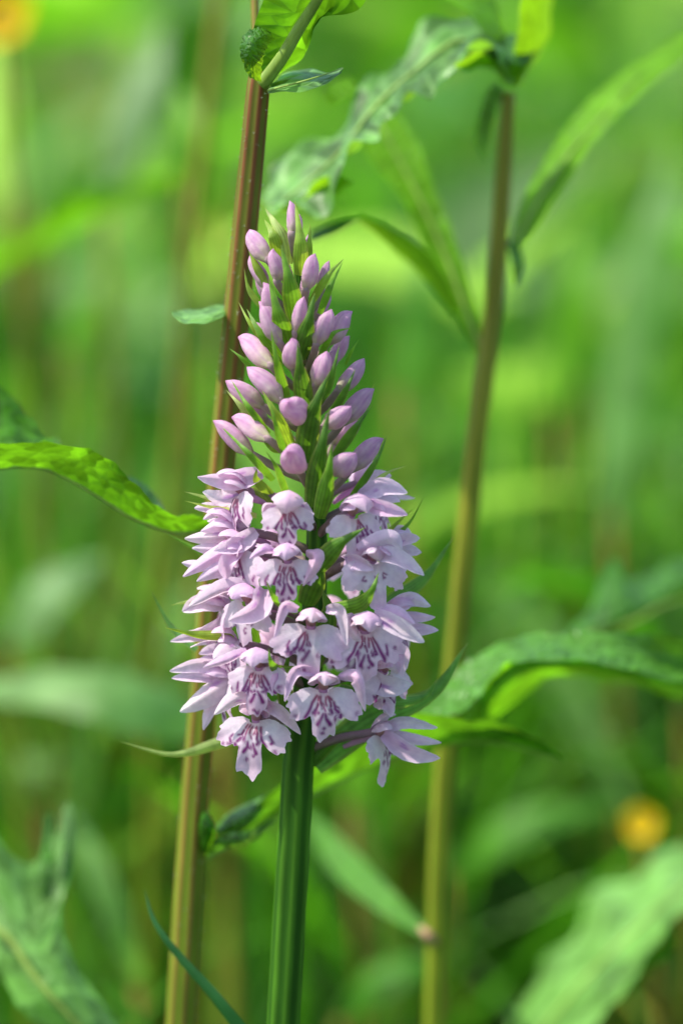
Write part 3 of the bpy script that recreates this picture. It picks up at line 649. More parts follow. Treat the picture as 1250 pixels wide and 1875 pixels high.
def petal(p0, d0, nrmv, length, width, bend, cup, prof, n=20, nu=13, wav=0.0, seed=0.0, twist=0.0, bendp=1.0, keel=0.0):
    """local petal: spine leaves p0 along d0 and bends towards nrmv; cross-section an arc of half-angle cup on the nrmv side"""
    d = nrm(np.asarray(d0, float)); m = np.asarray(nrmv, float); m = nrm(m - d * np.dot(m, d)); a = np.cross(d, m)
    ds = length / (n - 1); p = np.asarray(p0, float).copy(); vs, st = [], []
    for j in range(n):
        t = j / (n - 1); ang = bend * t ** bendp
        T = d * math.cos(ang) + m * math.sin(ang); N = m * math.cos(ang) - d * math.sin(ang)
        tw = twist * t; aa = a * math.cos(tw) + N * math.sin(tw); nn = N * math.cos(tw) - a * math.sin(tw)
        if j: p = p + T * ds
        w = np.interp(t, prof[0], prof[1]) * width / 2
        cu = cup * (0.65 + 0.35 * math.sin(math.pi * t))
        for i in range(nu):
            u = -1 + 2 * i / (nu - 1); r = w / max(cu, 1e-3); th = u * cu
            off = aa * (r * math.sin(th)) + nn * (r * (1 - math.cos(th)))
            off = off + nn * (wav * width * math.sin(9 * t + seed + 2.2 * (u > 0)) * u * u - keel * width * math.exp(-(u / 0.16) ** 2))
            vs.append(p + off); st.append((u, t, 0))
    return np.array(vs), grid_faces(nu, n), np.array(st)

P_SEP = ([0, .08, .28, .48, .66, .82, .93, 1], [.50, .72, .98, 1.0, .86, .60, .34, .08])
P_HOOD = ([0, .1, .35, .6, .8, .93, 1], [.55, .75, 1.0, .96, .72, .38, .10])

def pcol(st, rs, pale=0.0, spots=0, deep=0.0, mid=0.0):
    u, t = st[:, 0], st[:, 1]
    ph = rs.uniform(0, 6); k = 0.5 + 0.5 * np.sin(u * 14 + ph) * 0.6
    tipw = np.clip((t - 0.55) / 0.45, 0, 1) ** 1.4
    c = LIL * (1 - 0.55 * tipw[:, None]) + WHT * (0.55 * tipw[:, None])
    c = c * (1 - pale) + WHT * pale
    hue = rs.normal(0, .05, 3); c = c * (1 + hue * np.array([.5, 1, .4]))
    md = np.exp(-(u / .22) ** 2) * mid * (1 - .6 * t); c = c * (1 - md[:, None]) + np.array([.62, .32, .63]) * md[:, None]
    edge = np.abs(u) ** 2.2 * 0.55
    c = c * (1 - edge[:, None]) + WHT * edge[:, None]
    vein = np.exp(-(np.abs(np.sin(u * 7.5 + 0.4 * np.sin(3 * t))) / 0.22) ** 2) * (1 - t) * 0.22 + deep * np.clip(1 - t * 2.2, 0, 1)
    c = c * (1 - vein[:, None]) + DEEP * vein[:, None]
    for _ in range(spots):
        su, sv, sr = rs.uniform(-.5, .5), rs.uniform(.15, .5), rs.uniform(.06, .13)
        dd = ((u - su) * 0.55) ** 2 + (t - sv) ** 2
        kk = 0.7 * np.exp(-(dd / sr ** 2) ** 2); c = c * (1 - kk[:, None]) + np.array([0.45, 0.14, 0.52]) * kk[:, None]
    return c * (0.96 + 0.06 * k[:, None])

def segd(x, y, a, b):
    ax_, ay_ = a; bx, by = b; dx, dy = bx - ax_, by - ay_
    t = np.clip(((x - ax_) * dx + (y - ay_) * dy) / (dx * dx + dy * dy + 1e-9), 0, 1)
    return np.hypot(x - ax_ - t * dx, y - ay_ - t * dy), t

def lip_mesh(sc, rs, tilt=0.14, back=0.16, mid=1.0, side=1.0, sidebend=0.0):
    nth, nr = 97, 36
    A = np.radians([0, 6, 11, 15.5, 20, 26, 33, 41, 53, 64, 76, 88, 102, 114])
    def prof(notch, sl, ml):
        return np.array([ml, ml * .97, ml * .92, ml * .80, notch, notch, sl * .80, sl * 1.0, sl * 1.0, sl * .97, sl * .84, sl * .62, sl * .40, sl * .24])
    rl = prof(rs.uniform(.50, .62), side * rs.uniform(.86, .95), mid * rs.uniform(.92, 1.06)); rr = prof(rs.uniform(.50, .62), side * rs.uniform(.86, .95), rl[0])
    th = np.linspace(-R(112), R(112), nth)
    rad = np.where(th < 0, np.interp(-th, A, rl), np.interp(th, A, rr))
    k = np.ones(3) / 3; rad = np.convolve(np.pad(rad, 1, mode='edge'), k, 'valid')
    rad = rad * (1 + 0.045 * np.sin(th * 11 + rs.uniform(0, 6)) + 0.035 * np.sin(th * 23 + rs.uniform(0, 6)) + 0.025 * np.sin(th * 41 + rs.uniform(0, 6)))
    s = np.linspace(0.0, 1, nr); RR = 0.05 + (rad[None, :] - 0.05) * s[:, None]; TH = np.tile(th, (nr, 1))
    x = np.sin(TH) * RR + 0.06 * np.sin(TH); y = -np.cos(TH) * RR * np.where(np.abs(TH) < 1.57, 1, 0.8)
    ph = rs.uniform(0, 6, 4)
    z = -back * np.abs(x) ** 1.7 - sidebend * np.abs(x) + 0.10 * np.sin(np.pi * np.clip(-y, 0, 1)) \
        + 0.05 * np.sin(6 * TH + ph[0]) * RR ** 2 + 0.035 * np.sin(14 * TH + ph[1]) * RR ** 3 \
        + 0.05 * np.exp(-((np.abs(x) - 0.10) / 0.06) ** 2) * np.exp(-((y + 0.18) / 0.2) ** 2)
    ct, s_ = math.cos(tilt), math.sin(tilt)
    y2 = y * ct - z * s_ * 0; z2 = -y * s_ + z
    L = 88 * sc
    V = np.stack([x, y2, z2], -1).reshape(-1, 3) * L
    X = (x + 0.012 * np.sin(9 * y + ph[2])).ravel(); Y = (y + 0.012 * np.sin(11 * x + ph[3])).ravel(); rr_ = RR.ravel()
    # pigment: white centre, lilac rim, purple loops and dots
    edge = (s[:, None] * np.ones_like(RR)).ravel()
    rim = np.clip((rr_ - 0.34) / 0.5, 0, 1) ** 1.1 * 0.95
    base = WHT * (1 - rim[:, None]) + LIL * rim[:, None]
    fine = np.exp(-((1 - edge) / 0.05) ** 2) * 0.35; base = base * (1 - fine[:, None]) + WHT * fine[:, None]
    mark = np.zeros(len(X)); J = lambda a=0.025: rs.normal(0, a)
    def stroke(pts, w0, w1, gaps=0.25, k=1.0):
        nonlocal mark
        pts = [(a + J(.012), b + J(.012)) for a, b in pts]; m = len(pts) - 1
        for i in range(m):
            if rs.random() < gaps and i not in (m - 1,):
                # a break in the line: shorten the piece
                a = pts[i]; b = lerp(pts[i], pts[i + 1], 0.55)
            else: a, b = pts[i], pts[i + 1]
            d, t = segd(X, Y, a, b); w = (w0 + (w1 - w0) * (i + t) / m) * 1.38
            mark = np.maximum(mark, k / (1 + np.exp((d - w) / 0.009)))
    for sg in (-1, 1):
        sx = rs.uniform(.78, 1.15)
        if rs.random() < .12: continue
        stroke([(sg * .13, -.10), (sg * .21 * sx, -.24), (sg * .27 * sx, -.38), (sg * .36 * sx, -.52), (sg * .35 * sx, -.60), (sg * .29 * sx, -.60)], .016, .034, .3)
        stroke([(sg * .08, -.10), (sg * .12, -.24), (sg * .15 * sx, -.36), (sg * .20 * sx, -.43), (sg * .13, -.45)], .015, .026, .3)
        stroke([(sg * .04, -.12), (sg * .05, -.20), (sg * .04, -.28)], .014, .016, .4)
        stroke([(sg * .035, -.45), (sg * .07, -.56), (sg * .13, -.66)], .018, .032, .3)
        if rs.random() < .6: stroke([(sg * .40, -.30), (sg * .46, -.40), (sg * .43, -.47)], .016, .026, .2)
        for _ in range(rs.integers(1, 4)):
            a = sg * rs.uniform(.42, .7); b = -rs.uniform(.36, .62); stroke([(a, b), (a + J(.02), b + J(.02))], .018, .03, 0, rs.uniform(.6, 1))
        a = sg * rs.uniform(.03, .1); b = -rs.uniform(.7, .9); stroke([(a, b), (a + J(.015), b + J(.015))], .018, .026, 0)
    stroke([(0, -.30), (.01, -.38)], .014, .016, 0)
    for _ in range(rs.integers(2, 6)):                       # odd loops and commas, different on every lip
        a, b, r0, a0, sw = rs.uniform(-.28, .28), -rs.uniform(.2, .56), rs.uniform(.03, .06), rs.uniform(0, 6), rs.uniform(1.5, 5)
        stroke([(a + r0 * math.cos(a0 + q * sw / 4), b + r0 * 1.3 * math.sin(a0 + q * sw / 4)) for q in range(5)], .010, .016, .1)
    red = np.clip(1 - (rr_ - 0.12) / 0.3, 0, 1)[:, None]
    mc = PURP * (1 - red) + REDP * red
    pinkish = (np.exp(-(rr_ / 0.2) ** 2) * 0.5)[:, None]; base = base * (1 - pinkish) + np.array([0.78, 0.50, 0.50]) * pinkish
    c = base * (1 - mark[:, None]) + mc * mark[:, None]
    return V, grid_faces(nth, nr), c

def flower(px, py, az, pitch=8, roll=0, sc=1.0, style='spread', d=None, sepal=(1.0, 1.0), lipk=None, mouth=115, oy=46, seed=0, hoodbend=2.0, hs=None, tr=None, spur=None):
    rs = np.random.default_rng(seed * 17 + 5)
    if d is None: d = -math.cos(R(az)) * mouth
    C = P(px, py, d * PX); Fm = frame_of(az, pitch, roll)
    def wl(v): return C + (np.asarray(v, float) @ Fm) * PX
    by = py + oy; axis_p = P(ax(by), by, 0)
    a = wl((0, -2, -16 * sc)); bpt = axis_p; mid = lerp(a, bpt, .5) + np.array([0, 0, 6 * PX])
    v, f, st = tube([bpt, mid, a, wl((0, 0, -6 * sc))], [8 * PX, 8.5 * PX * sc, 7 * PX * sc, 9 * PX * sc], 14, 20, ribs=3, amp=.10, twist=2.5)
    k = st[:, 1:2]; c = lerp((0.26, 0.22, 0.13), (0.55, 0.33, 0.52), k)
    fl = mk('flower', v, f, M_PETAL, orchid, origin=C, st=st, col=c)
    # lip
    V, F, c = lip_mesh(sc, rs, **(lipk or {})); V = V + np.array([0, -8 * sc, 2 * sc])
    mk('lip', wl(V), F, M_PETAL, fl, col=c)
    # hood: back sepal and the two inner petals closed under it
    j = lambda s=.06: rs.normal(0, s)
    sd = abs(az) > 45
    if hs is None: hs = .72 if sd else .82
    hb = hoodbend * (1.05 if sd else 1.52)
    v, f, st = petal((0, 0, -20 * sc), (j(), .99, .10), (0, -.10, .99), (112 if not sd else 118) * sc * hs, 84 * sc * hs, hb + j(.18), 1.0, P_HOOD, wav=.025, seed=rs.uniform(0, 6), bendp=1.25, keel=.025)
    mk('hood', wl(v), f, M_PETAL, fl, st=st, col=pcol(st, rs, .12, 0, .3, mid=.35))
    for s in (-1, 1):
        v, f, st = petal((s * 9 * sc, 4 * sc, -14 * sc), (s * .42, .78, .48), (-s * .25, -.5, .85), 56 * sc, 36 * sc, 1.45 + j(.15), .75, P_SEP, wav=.03, seed=rs.uniform(0, 6))
        mk('inner_petal', wl(v), f, M_PETAL, fl, col=pcol(st, rs, .1, 1, .3))
    for i, s in enumerate(() if tr else (-1, 1)):
        stl = style if isinstance(style, str) else style[i]
        if stl == 'droop':
            d0, n0, bd, ln, tw = (s * .86, .42, .30), (s * .2, -1, .25), 1.75 + j(.2), 92, s * (.5 + j(.2))
        elif stl == 'wing':
            d0, n0, bd, ln, tw = (s * .9, .40, .25), (0, -.5, .8), .55 + j(.2), 84, s * .3
        elif stl == 'fold':
            d0, n0, bd, ln, tw = (s * .62, -.05, .75), (-s * .3, -.9, .3), .7 + j(.15), 80, s * .2
        else:
            d0, n0, bd, ln, tw = (s * .52, .20 + j(.08), .84), (-s * .2, -.8, .1), .45 + j(.2), 98, s * .2
        v, f, st = petal((s * 11 * sc, 3 * sc, -13 * sc), d0, n0, ln * sc * sepal[i], 42 * sc, bd, .62, P_SEP, n=24, wav=.035, seed=rs.uniform(0, 6), twist=tw, keel=.02)
        mk('sepal', wl(v), f, M_PETAL, fl, col=pcol(st, rs, .22, rs.integers(0, 3), .2))
    for pts, w in tr or ():
        q = [P(p[0], p[1], (d + (p[2] if len(p) > 2 else (4, -14, -16)[min(k, 2)])) * PX) for k, p in enumerate(pts)]
        q = [p_ + rs.normal(0, (1.5, 5.0, 3.0)[min(k, 2)], 3) * PX for k, p_ in enumerate(q)]
        v, f, st = ribbon(q, w * .90 * PX, roll=rs.uniform(-.5, .5), fold=rs.uniform(.6, 1.0) * rs.choice([-1, 1]), n=24, nu=13, prof=P_SEP, wav=.025, seed=rs.uniform(0, 6), roll2=rs.uniform(-.5, .5))
        st = np.stack([st[:, 0], st[:, 2], 0 * st[:, 0]], 1)
        mk('sepal', v, f, M_PETAL, fl, st=st, col=pcol(st, rs, .2, rs.integers(0, 3), .2))
    # spur and column
    sq = [P(*p[:2], p[2] * PX) for p in spur] if spur else [wl((0, -6 * sc, -3)), wl((0, -18 * sc, -26 * sc)), wl((0, -30 * sc, -58 * sc)), wl((0, -42 * sc, -80 * sc))]
    v, f, st = tube(sq, [8 * PX * sc, 8.5 * PX * sc, 7.5 * PX * sc, 4 * PX * sc], 12, 16)
    mk('spur', v, f, M_PETAL, fl, col=np.tile(LIL * np.array([.82, .66, .80]), (len(v), 1)))
    v, f, st = tube([wl((0, -4 * sc, -8 * sc)), wl((0, 6 * sc, 2 * sc)), wl((0, 13 * sc, 7 * sc)), wl((0, 20 * sc, 8 * sc))], [9 * PX * sc, 9 * PX * sc, 7 * PX * sc, 2.5 * PX * sc], 12, 14, flat=.8)
    k = st[:, 1:2]; mk('column', v, f, M_PETAL, fl, col=lerp((0.62, 0.28, 0.36), (0.72, 0.55, 0.45), k))
    return fl

FL = [  # px, py, az, kwargs (tr: the sepals that show, along their middle line, with widths)
    (437, 897, -66, dict(pitch=4, sc=.95, roll=4, seed=1, mouth=140, tr=[([(480, 868), (430, 878), (361, 872)], 46), ([(458, 892), (412, 914), (374, 903)], 38)])),
    (527, 925, -6, dict(pitch=8, sc=.84, seed=2, lipk=dict(side=0.76), hs=1.0, mouth=140, hoodbend=2.2, tr=[([(508, 922, 12), (490, 932, 14), (484, 948, 18)], 22), ([(548, 920, 12), (566, 930, 14), (572, 946, 18)], 22)])),
    (646, 938, 28, dict(pitch=6, sc=.92, seed=3, lipk=dict(side=0.8), hs=0.95, mouth=140, tr=[([(662, 908, 20), (700, 892, 10), (747, 906, 0)], 42), ([(672, 918), (700, 930), (741, 944)], 36), ([(655, 912), (685, 920), (705, 938)], 34)])),
    (690, 915, 70, dict(pitch=0, sc=.80, style='spread', seed=4, mouth=130, d=20)),
    (662, 880, 120, dict(pitch=-5, sc=.8, style='wing', seed=5, d=60)),
    (418, 968, -70, dict(pitch=6, sc=.95, seed=6, mouth=135, tr=[([(460, 965), (400, 972), (341, 992)], 42), ([(410, 948, 20), (378, 936, 16), (356, 928, 14)], 28), ([(450, 955), (405, 955), (366, 968)], 36), ([(450, 985), (395, 1003), (352, 1008)], 32), ([(430, 940, 30), (400, 930, 26), (372, 950, 24)], 30)])),
    (436, 1005, -50, dict(pitch=10, sc=.95, seed=7, mouth=120, tr=[([(466, 985), (415, 1010), (332, 1051)], 42), ([(468, 972, -20), (440, 998, -34), (392, 1017, -36)], 40), ([(385, 1040, 20), (355, 1030, 20), (328, 1030, 20)], 24), ([(460, 1015), (410, 1042), (362, 1060)], 36), ([(445, 1000, -10), (425, 1025, -24), (408, 1062, -26)], 34)])),
    (526, 1020, -6, dict(pitch=6, sc=.95, seed=8, lipk=dict(side=0.74), hs=0.75, mouth=138, tr=[([(506, 1010), (482, 1001), (458, 1020)], 24), ([(562, 1008), (582, 1030), (555, 1076)], 34)])),
    (684, 1020, 26, dict(pitch=6, sc=1.0, seed=9, lipk=dict(side=0.86), hs=0.66, mouth=135, tr=[([(632, 1024), (655, 1026), (685, 1047)], 38), ([(690, 1014), (730, 1026), (773, 1051)], 38), ([(655, 1006, -20), (700, 1000, -30), (735, 1006, -30)], 34)])),
    (712, 1005, 82, dict(pitch=2, sc=.85, seed=10, mouth=100, tr=[([(700, 1000), (740, 984), (769, 987)], 28), ([(710, 1005), (742, 1005), (769, 1013)], 28), ([(700, 985, 10), (730, 975, 10), (752, 985, 10)], 26)])),
    (452, 1098, -40, dict(pitch=8, sc=.95, seed=11, lipk=dict(side=0.82), mouth=135, tr=[([(482, 1080, -10), (462, 1112, -30), (419, 1134, -34)], 50), ([(455, 1078), (410, 1085), (350, 1108)], 36)])),
    (405, 1110, -84, dict(pitch=10, sc=.95, seed=12, mouth=100, tr=[([(415, 1102), (378, 1102), (334, 1116)], 42), ([(425, 1125), (385, 1146), (341, 1158)], 34), ([(410, 1162), (355, 1166), (316, 1173)], 26), ([(420, 1092), (385, 1082), (352, 1100)], 30), ([(430, 1130), (400, 1150), (368, 1182)], 34)])),
    (569, 1140, 0, dict(pitch=4, sc=1.0, seed=13, hs=0.68, mouth=150, roll=-3, lipk=dict(side=.92, back=.12), tr=[([(548, 1114), (516, 1118), (503, 1174)], 26), ([(596, 1114), (628, 1124), (642, 1182)], 26)])),
    (668, 1148, 16, dict(pitch=6, sc=1.02, seed=14, hs=0.8, mouth=140, tr=[([(645, 1122), (652, 1146), (667, 1184)], 38), ([(684, 1124), (722, 1150), (779, 1172)], 40), ([(690, 1118, 10), (725, 1122, 6), (757, 1138, 0)], 32)])),
    (722, 1128, 74, dict(pitch=-4, sc=.98, seed=15, mouth=100, tr=[([(700, 1122), (748, 1102), (788, 1112)], 34), ([(715, 1132), (760, 1130), (793, 1128)], 26), ([(722, 1142), (765, 1148), (807, 1158)], 32), ([(715, 1110), (742, 1098), (763, 1093)], 18)])),
    (473, 1216, -14, dict(pitch=4, sc=.98, seed=16, lipk=dict(side=0.78), hs=0.85, mouth=140, tr=[([(455, 1192), (420, 1200), (375, 1218)], 24), ([(516, 1222), (508, 1242), (494, 1272)], 38)])),
    (420, 1175, -60, dict(pitch=10, sc=.8, style='spread', seed=17, mouth=90)),
    (412, 1240, -78, dict(pitch=12, sc=1.05, seed=18, mouth=100, tr=[([(425, 1240), (372, 1216), (319, 1231)], 36), ([(405, 1242), (362, 1234), (319, 1243)], 28), ([(420, 1255), (395, 1285), (378, 1338)], 34), ([(440, 1215, 10), (400, 1200, 6), (360, 1196, 0)], 30), ([(430, 1248, -20), (382, 1268, -30), (326, 1303, -30)], 50)])),
    (592, 1256, 4, dict(pitch=0, sc=1.0, seed=19, hs=0.68, mouth=150, lipk=dict(side=.90, back=.12), tr=[([(580, 1228), (548, 1232), (520, 1282)], 26), ([(620, 1236), (654, 1246), (668, 1302)], 32)])),
    (468, 1312, -12, dict(pitch=-8, sc=.98, seed=20, mouth=115, oy=20, roll=-4, hoodbend=1.2, lipk=dict(mid=1.18, side=.92), tr=[([(480, 1290), (440, 1284), (396, 1302)], 38), ([(490, 1290), (520, 1300), (552, 1345)], 30)])),
    (697, 1340, 58, dict(pitch=6, sc=.95, hs=.6, lipk=dict(mid=1.15, side=.75), seed=21, mouth=60, oy=40, spur=[(704, 1346, -10), (672, 1350, -4), (628, 1368, 0)], tr=[([(698, 1332), (740, 1318), (799, 1331)], 32), ([(705, 1340), (760, 1345), (806, 1359)], 28), ([(700, 1344, -10), (750, 1376, -30), (809, 1389, -30)], 42)])),
    (706, 1225, 42, dict(pitch=8, sc=.9, seed=22, mouth=85, tr=[([(668, 1240), (710, 1257), (754, 1250)], 46), ([(732, 1186), (743, 1212), (738, 1242)], 34), ([(685, 1282), (702, 1294), (714, 1310)], 30)])),
    (640, 1010, 160, dict(pitch=5, sc=.9, style='spread', seed=23)),
    (500, 1000, 215, dict(pitch=5, sc=.9, style='spread', seed=24)),
    (610, 1130, 190, dict(pitch=5, sc=.95, style='spread', seed=25)),
    (500, 1180, 230, dict(pitch=5, sc=.95, style='spread', seed=26)),
    (660, 1180, 140, dict(pitch=5, sc=.95, style='spread', seed=27)),
    (560, 1270, 185, dict(pitch=5, sc=.95, style='spread', seed=28)),
]
for px, py, az, k in FL: flower(px, py, az, **k)

# buds: tip px, base px, width, front(-1)/behind(+1), extra depth of the tip
BU = [((530, 367), (533, 432), 27, -1), ((457, 420), (492, 478), 42, -1), ((500, 455), (508, 518), 30, -1), ((457, 468), (486, 532), 32, -.3),
      ((577, 464), (558, 532), 34, -1), ((603, 477), (588, 535), 24, .3), ((482, 517), (502, 580), 30, -1), ((474, 552), (512, 628), 38, -1),
      ((557, 543), (541, 612), 31, -1), ((607, 566), (578, 632), 38, -1), ((645, 570), (598, 630), 46, -.4), ((436, 617), (498, 672), 44, -1),
      ((534, 619), (538, 676), 34, -1), ((598, 643), (577, 706), 42, -1), ((617, 634), (598, 684), 28, .2), ((667, 656), (617, 716), 42, -.6),
      ((452, 672), (514, 736), 46, -1), ((413, 697), (482, 744), 40, -.3), ((643, 744), (592, 782), 44, -1), ((685, 712), (625, 776), 44, -.4),
      ((424, 764), (494, 806), 44, -1), ((390, 770), (462, 832), 42, -.4), ((652, 830), (606, 866), 46, -1), ((702, 803), (640, 862), 46, -.4),
      ((565, 428), (560, 480), 16, .5), ((548, 392), (546, 446), 22, .35), ((470, 500), (496, 556), 28, .2), ((600, 530), (580, 590), 28, .3),
      ((462, 590), (505, 640), 28, .2), ((640, 615), (600, 665), 30, .4), ((566, 500), (552, 556), 24, -.6), ((440, 735), (490, 772), 30, .2), ((660, 770), (610, 815), 32, .4), ((520, 470), (528, 530), 24, .2)]
def bud(tip, base, w, fr, seed, dt=None):
    rs = np.random.default_rng(900 + seed)
    def dep(x, y, k):
        o = min(1.0, abs(x - ax(y)) / env(y)); return fr * k * env(y) * math.sqrt(1 - o * o)
    dtip = dep(*tip, 1.0) if dt is None else dt; dbase = dep(*base, .72)
    tp, bp = P(*tip, dtip * PX), P(*base, dbase * PX)
    side = nrm(np.cross(tp - bp, [0, 1, 0])); L = np.linalg.norm(tp - bp)
    m1 = lerp(bp, tp, .35) + side * L * rs.uniform(-.05, .05); m2 = lerp(bp, tp, .75) + side * L * rs.uniform(-.05, .05) + np.array([0, 0, L * .03])
    n = 26; prof = np.interp(np.linspace(0, 1, n), [0, .08, .25, .42, .58, .72, .84, .92, .97, 1], [.36, .54, .92, 1.0, .88, .64, .39, .21, .11, .02]) * w / 2 * PX
    v, f, st = tube([bp, m1, m2, tp], list(prof), 36, n, ribs=3, amp=.11, phase=rs.uniform(0, 6), twist=.35)
    t = st[:, 1:2]; rb = st[:, 2:3]
    c = lerp((0.60, 0.57, 0.36), (0.74, 0.50, 0.65), np.clip(t * 2.2, 0, 1)); k = np.clip((t - .72) / .28, 0, 1) ** 1.2 * .65
    c = c * (1 - k) + np.array([0.64, 0.30, 0.55]) * k
    seam = np.exp(-((rb + 1) / .14) ** 2) * .6 * (1 - .4 * t); c = c * (1 - seam) + np.array([0.58, 0.34, 0.56]) * seam
    vn = np.sin(st[:, :1] * 2 * math.pi * 12 + 3 * np.sin(t * 4)) * .5 + .5; c = c * (1 - vn ** 3 * np.array([.10, .22, .10]) * np.clip(t * 3, 0, 1))
    gk = np.clip(.30 - t, 0, 1) * 1.4; c = c * (1 - gk) + np.array([.42, .47, .20]) * gk
    mott = 0.16 * np.sin(st[:, :1] * 25 + seed) * np.sin(t * 13 + seed); c = c * (1 + mott * np.array([0.3, 1, .2]))
    b = mk('bud', v, f, M_PETAL, orchid, origin=bp, st=st, col=c)
    ay = base[1] + 55; ap = P(ax(ay), ay, 0)
    v, f, st = tube([ap, lerp(ap, bp, .55) + np.array([0, 0, -4 * PX]), bp, lerp(bp, m1, .3)], [6 * PX, 7.5 * PX, 6.5 * PX, 6 * PX], 14, 16, ribs=3, amp=.12, twist=2.0)
    mk('ovary', v, f, M_PETAL, b, st=st, col=lerp((0.33, 0.34, 0.14), (0.60, 0.42, 0.50), st[:, 1:2]))
    return b
for i, (tp, bs, w, fr) in enumerate(BU): bud(tp, bs, w * (.78 + .14 * ((i * 7) % 5) / 4), fr, i)
# two buds that point at the camera
for i, (cx, cy) in enumerate(((530, 742), (529, 832))): bud((cx - 3, cy - 6), (cx + 18, cy + 26), 46, -1, 60 + i, dt=-(env(cy) + 30))

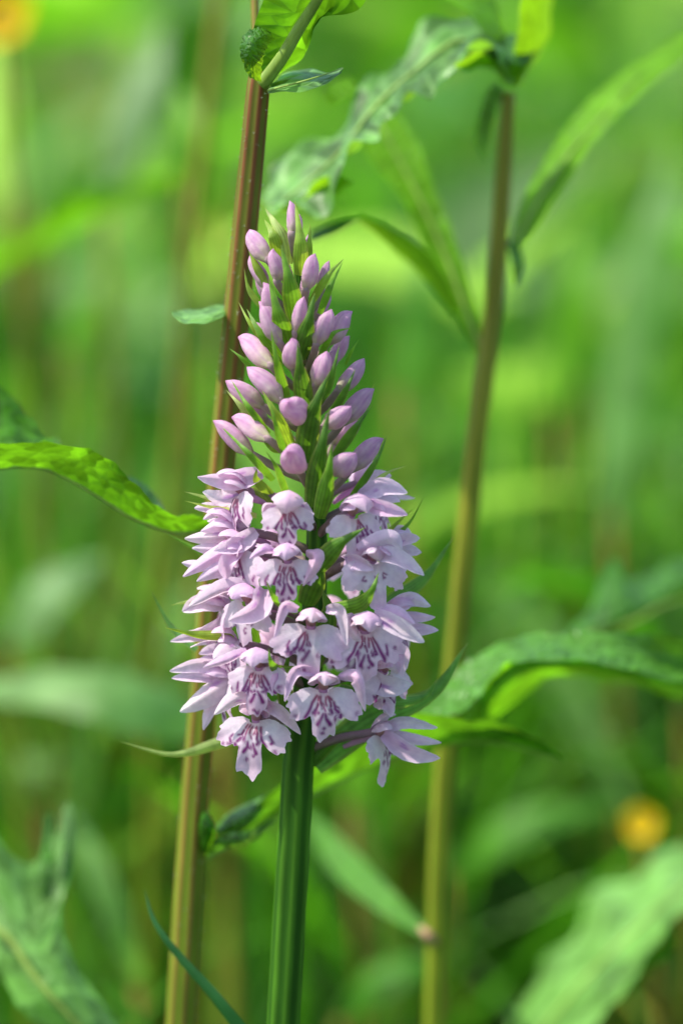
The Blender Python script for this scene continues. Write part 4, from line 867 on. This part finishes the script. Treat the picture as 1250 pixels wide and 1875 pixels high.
# bracts: points, width, front factor (-1 in front .. +1 behind), extra depth px, colour
GRN, YGR, DKG, BLU, PAL = (0.11, 0.25, 0.03), (0.19, 0.30, 0.05), (0.07, 0.17, 0.025), (0.085, 0.21, 0.06), (0.30, 0.39, 0.16)
BR = [([(524, 486), (510, 425), (486, 382)], 30, -.7, 0, PAL), ([(512, 470), (500, 430), (484, 402)], 22, -.9, -4, YGR),
      ([(549, 505), (549, 440), (540, 368)], 26, -1, -14, YGR), ([(560, 500), (566, 450), (568, 410)], 15, -.6, 0, YGR),
      ([(540, 590), (530, 520), (514, 448)], 32, -1, -16, GRN), ([(486, 520), (466, 482), (453, 447)], 14, -1, -6, YGR),
      ([(482, 565), (456, 530), (447, 492)], 9, -.6, 0, YGR), ([(528, 640), (510, 580), (492, 508)], 32, -1, -14, GRN),
      ([(566, 560), (600, 505), (629, 474)], 14, -1, -8, YGR), ([(585, 575), (605, 525), (627, 480)], 13, -.8, 0, GRN),
      ([(546, 660), (562, 600), (577, 533)], 32, -1, -16, DKG), ([(500, 650), (458, 592), (437, 553)], 8, -.7, 0, YGR),
      ([(525, 665), (478, 612), (452, 566)], 20, -.8, -4, GRN), ([(528, 745), (508, 670), (496, 603)], 17, -1, -14, GRN),
      ([(458, 672), (440, 654), (420, 638)], 7, -.5, 0, GRN), ([(560, 760), (550, 690), (545, 626)], 32, -1, -16, DKG),
      ([(585, 655), (608, 612), (643, 600)], 12, -1, -10, GRN), ([(632, 668), (645, 640), (658, 620)], 5, -.4, 0, GRN),
      ([(582, 740), (606, 690), (621, 632)], 17, -1, -14, DKG), ([(556, 850), (572, 760), (604, 680)], 38, -1, -18, DKG),
      ([(600, 770), (632, 715), (651, 675)], 14, -1, -8, DKG), ([(492, 795), (452, 742), (423, 695)], 10, -1, -10, GRN),
      ([(465, 770), (438, 740), (414, 714)], 10, -.6, 0, PAL), ([(650, 760), (670, 730), (687, 700)], 7, -.3, 0, YGR),
      ([(612, 838), (650, 785), (680, 742)], 18, -1, -6, DKG), ([(572, 930), (585, 840), (603, 748)], 36, -1, -18, DKG),
      ([(540, 838), (508, 765), (480, 715)], 24, -1, -2, YGR), ([(530, 852), (508, 790), (495, 735)], 11, -1, -10, GRN),
      ([(500, 880), (452, 828), (402, 778)], 14, -1, -12, GRN), ([(530, 920), (508, 860), (487, 826)], 12, -1, -14, GRN),
      ([(582, 950), (598, 880), (608, 812)], 30, -1, -20, GRN), ([(635, 925), (685, 850), (708, 798)], 13, -1, -14, DKG),
      ([(655, 920), (700, 872), (743, 853)], 9, -.8, 0, PAL), ([(540, 815), (500, 820), (470, 790)], 20, -.6, 0, YGR),
      ([(500, 910), (470, 880), (470, 858)], 16, -.7, 0, YGR), ([(520, 960), (470, 900), (440, 905)], 20, -.5, 0, YGR),
      ([(470, 945), (400, 932), (338, 917)], 12, -.9, -45, PAL), ([(450, 925), (395, 915), (337, 900)], 14, -.5, -30, PAL),
      ([(690, 1000), (745, 962), (776, 910)], 7, -.6, 0, GRN), ([(685, 1000), (730, 955), (762, 928)], 6, -.2, 0, YGR),
      ([(572, 1050), (615, 1000), (668, 966)], 34, -1, -16, DKG), ([(420, 1040), (355, 1004), (302, 975)], 10, .2, 30, GRN),
      ([(600, 1118), (655, 1108), (680, 1082), (693, 1048)], 26, -1, -30, GRN), ([(700, 1110), (775, 1060), (830, 983)], 26, .2, 30, BLU),
      ([(410, 1085), (360, 1098), (313, 1108)], 14, -.4, -40, PAL), ([(430, 1165), (360, 1162), (302, 1149)], 17, -.9, -75, YGR),
      ([(360, 1190), (312, 1145), (277, 1082)], 14, .4, 60, BLU), ([(545, 1122), (505, 1098), (487, 1063)], 15, -1, -16, GRN),
      ([(556, 1228), (512, 1228), (496, 1212), (492, 1186)], 18, -1, -22, GRN), ([(620, 1262), (715, 1286), (775, 1276), (800, 1243)], 26, -.8, -20, BLU),
      ([(575, 1400), (680, 1318), (790, 1270), (855, 1178)], 54, .0, 30, BLU), ([(500, 1330), (400, 1362), (315, 1382), (220, 1358)], 22, -.6, 20, PAL),
      ([(560, 1110), (580, 1060), (600, 1010)], 40, -.5, 0, DKG), ([(565, 1230), (600, 1130), (590, 1080)], 40, -.4, 0, DKG), ([(540, 1330), (520, 1260), (530, 1190)], 30, -.4, 0, DKG),
      ([(570, 1400), (620, 1350), (690, 1338)], 24, -.1, 0, DKG), ([(470, 1180), (450, 1120), (470, 1060)], 24, -.4, 0, GRN)]
for i, (pts, w, fr, ex, colr) in enumerate(BR):
    rs = np.random.default_rng(300 + i); q = []
    for k, (x, y) in enumerate(pts):
        t = k / (len(pts) - 1); o = min(1.0, abs(x - ax(y)) / env(y))
        q.append(P(x, y, (fr * env(y) * math.sqrt(1 - o * o) * (.35 + .65 * min(1, t * 1.6)) + ex * min(1, .3 + t)) * PX))
    v, f, st = ribbon(q, w * (1.12 if w > 11 else 1.35) * PX, roll=rs.uniform(-.22, .22), fold=rs.uniform(.25, .5), n=22, nu=7, prof='lance', wav=.02, seed=i)
    t = st[:, 2:3]; c = np.tile(np.asarray(colr, float), (len(v), 1)) * rs.uniform(.9, 1.12)
    e = np.clip((np.abs(st[:, :1]) - .72) / .28, 0, 1) * .45 + np.clip((t - .9) / .1, 0, 1) * .5; e = np.clip(e, 0, .8)
    c = c * (1 - e) + np.array([0.28, 0.30, 0.12]) * e
    mk('bract', v, f, M_BRACT, orchid, st=st, col=c)
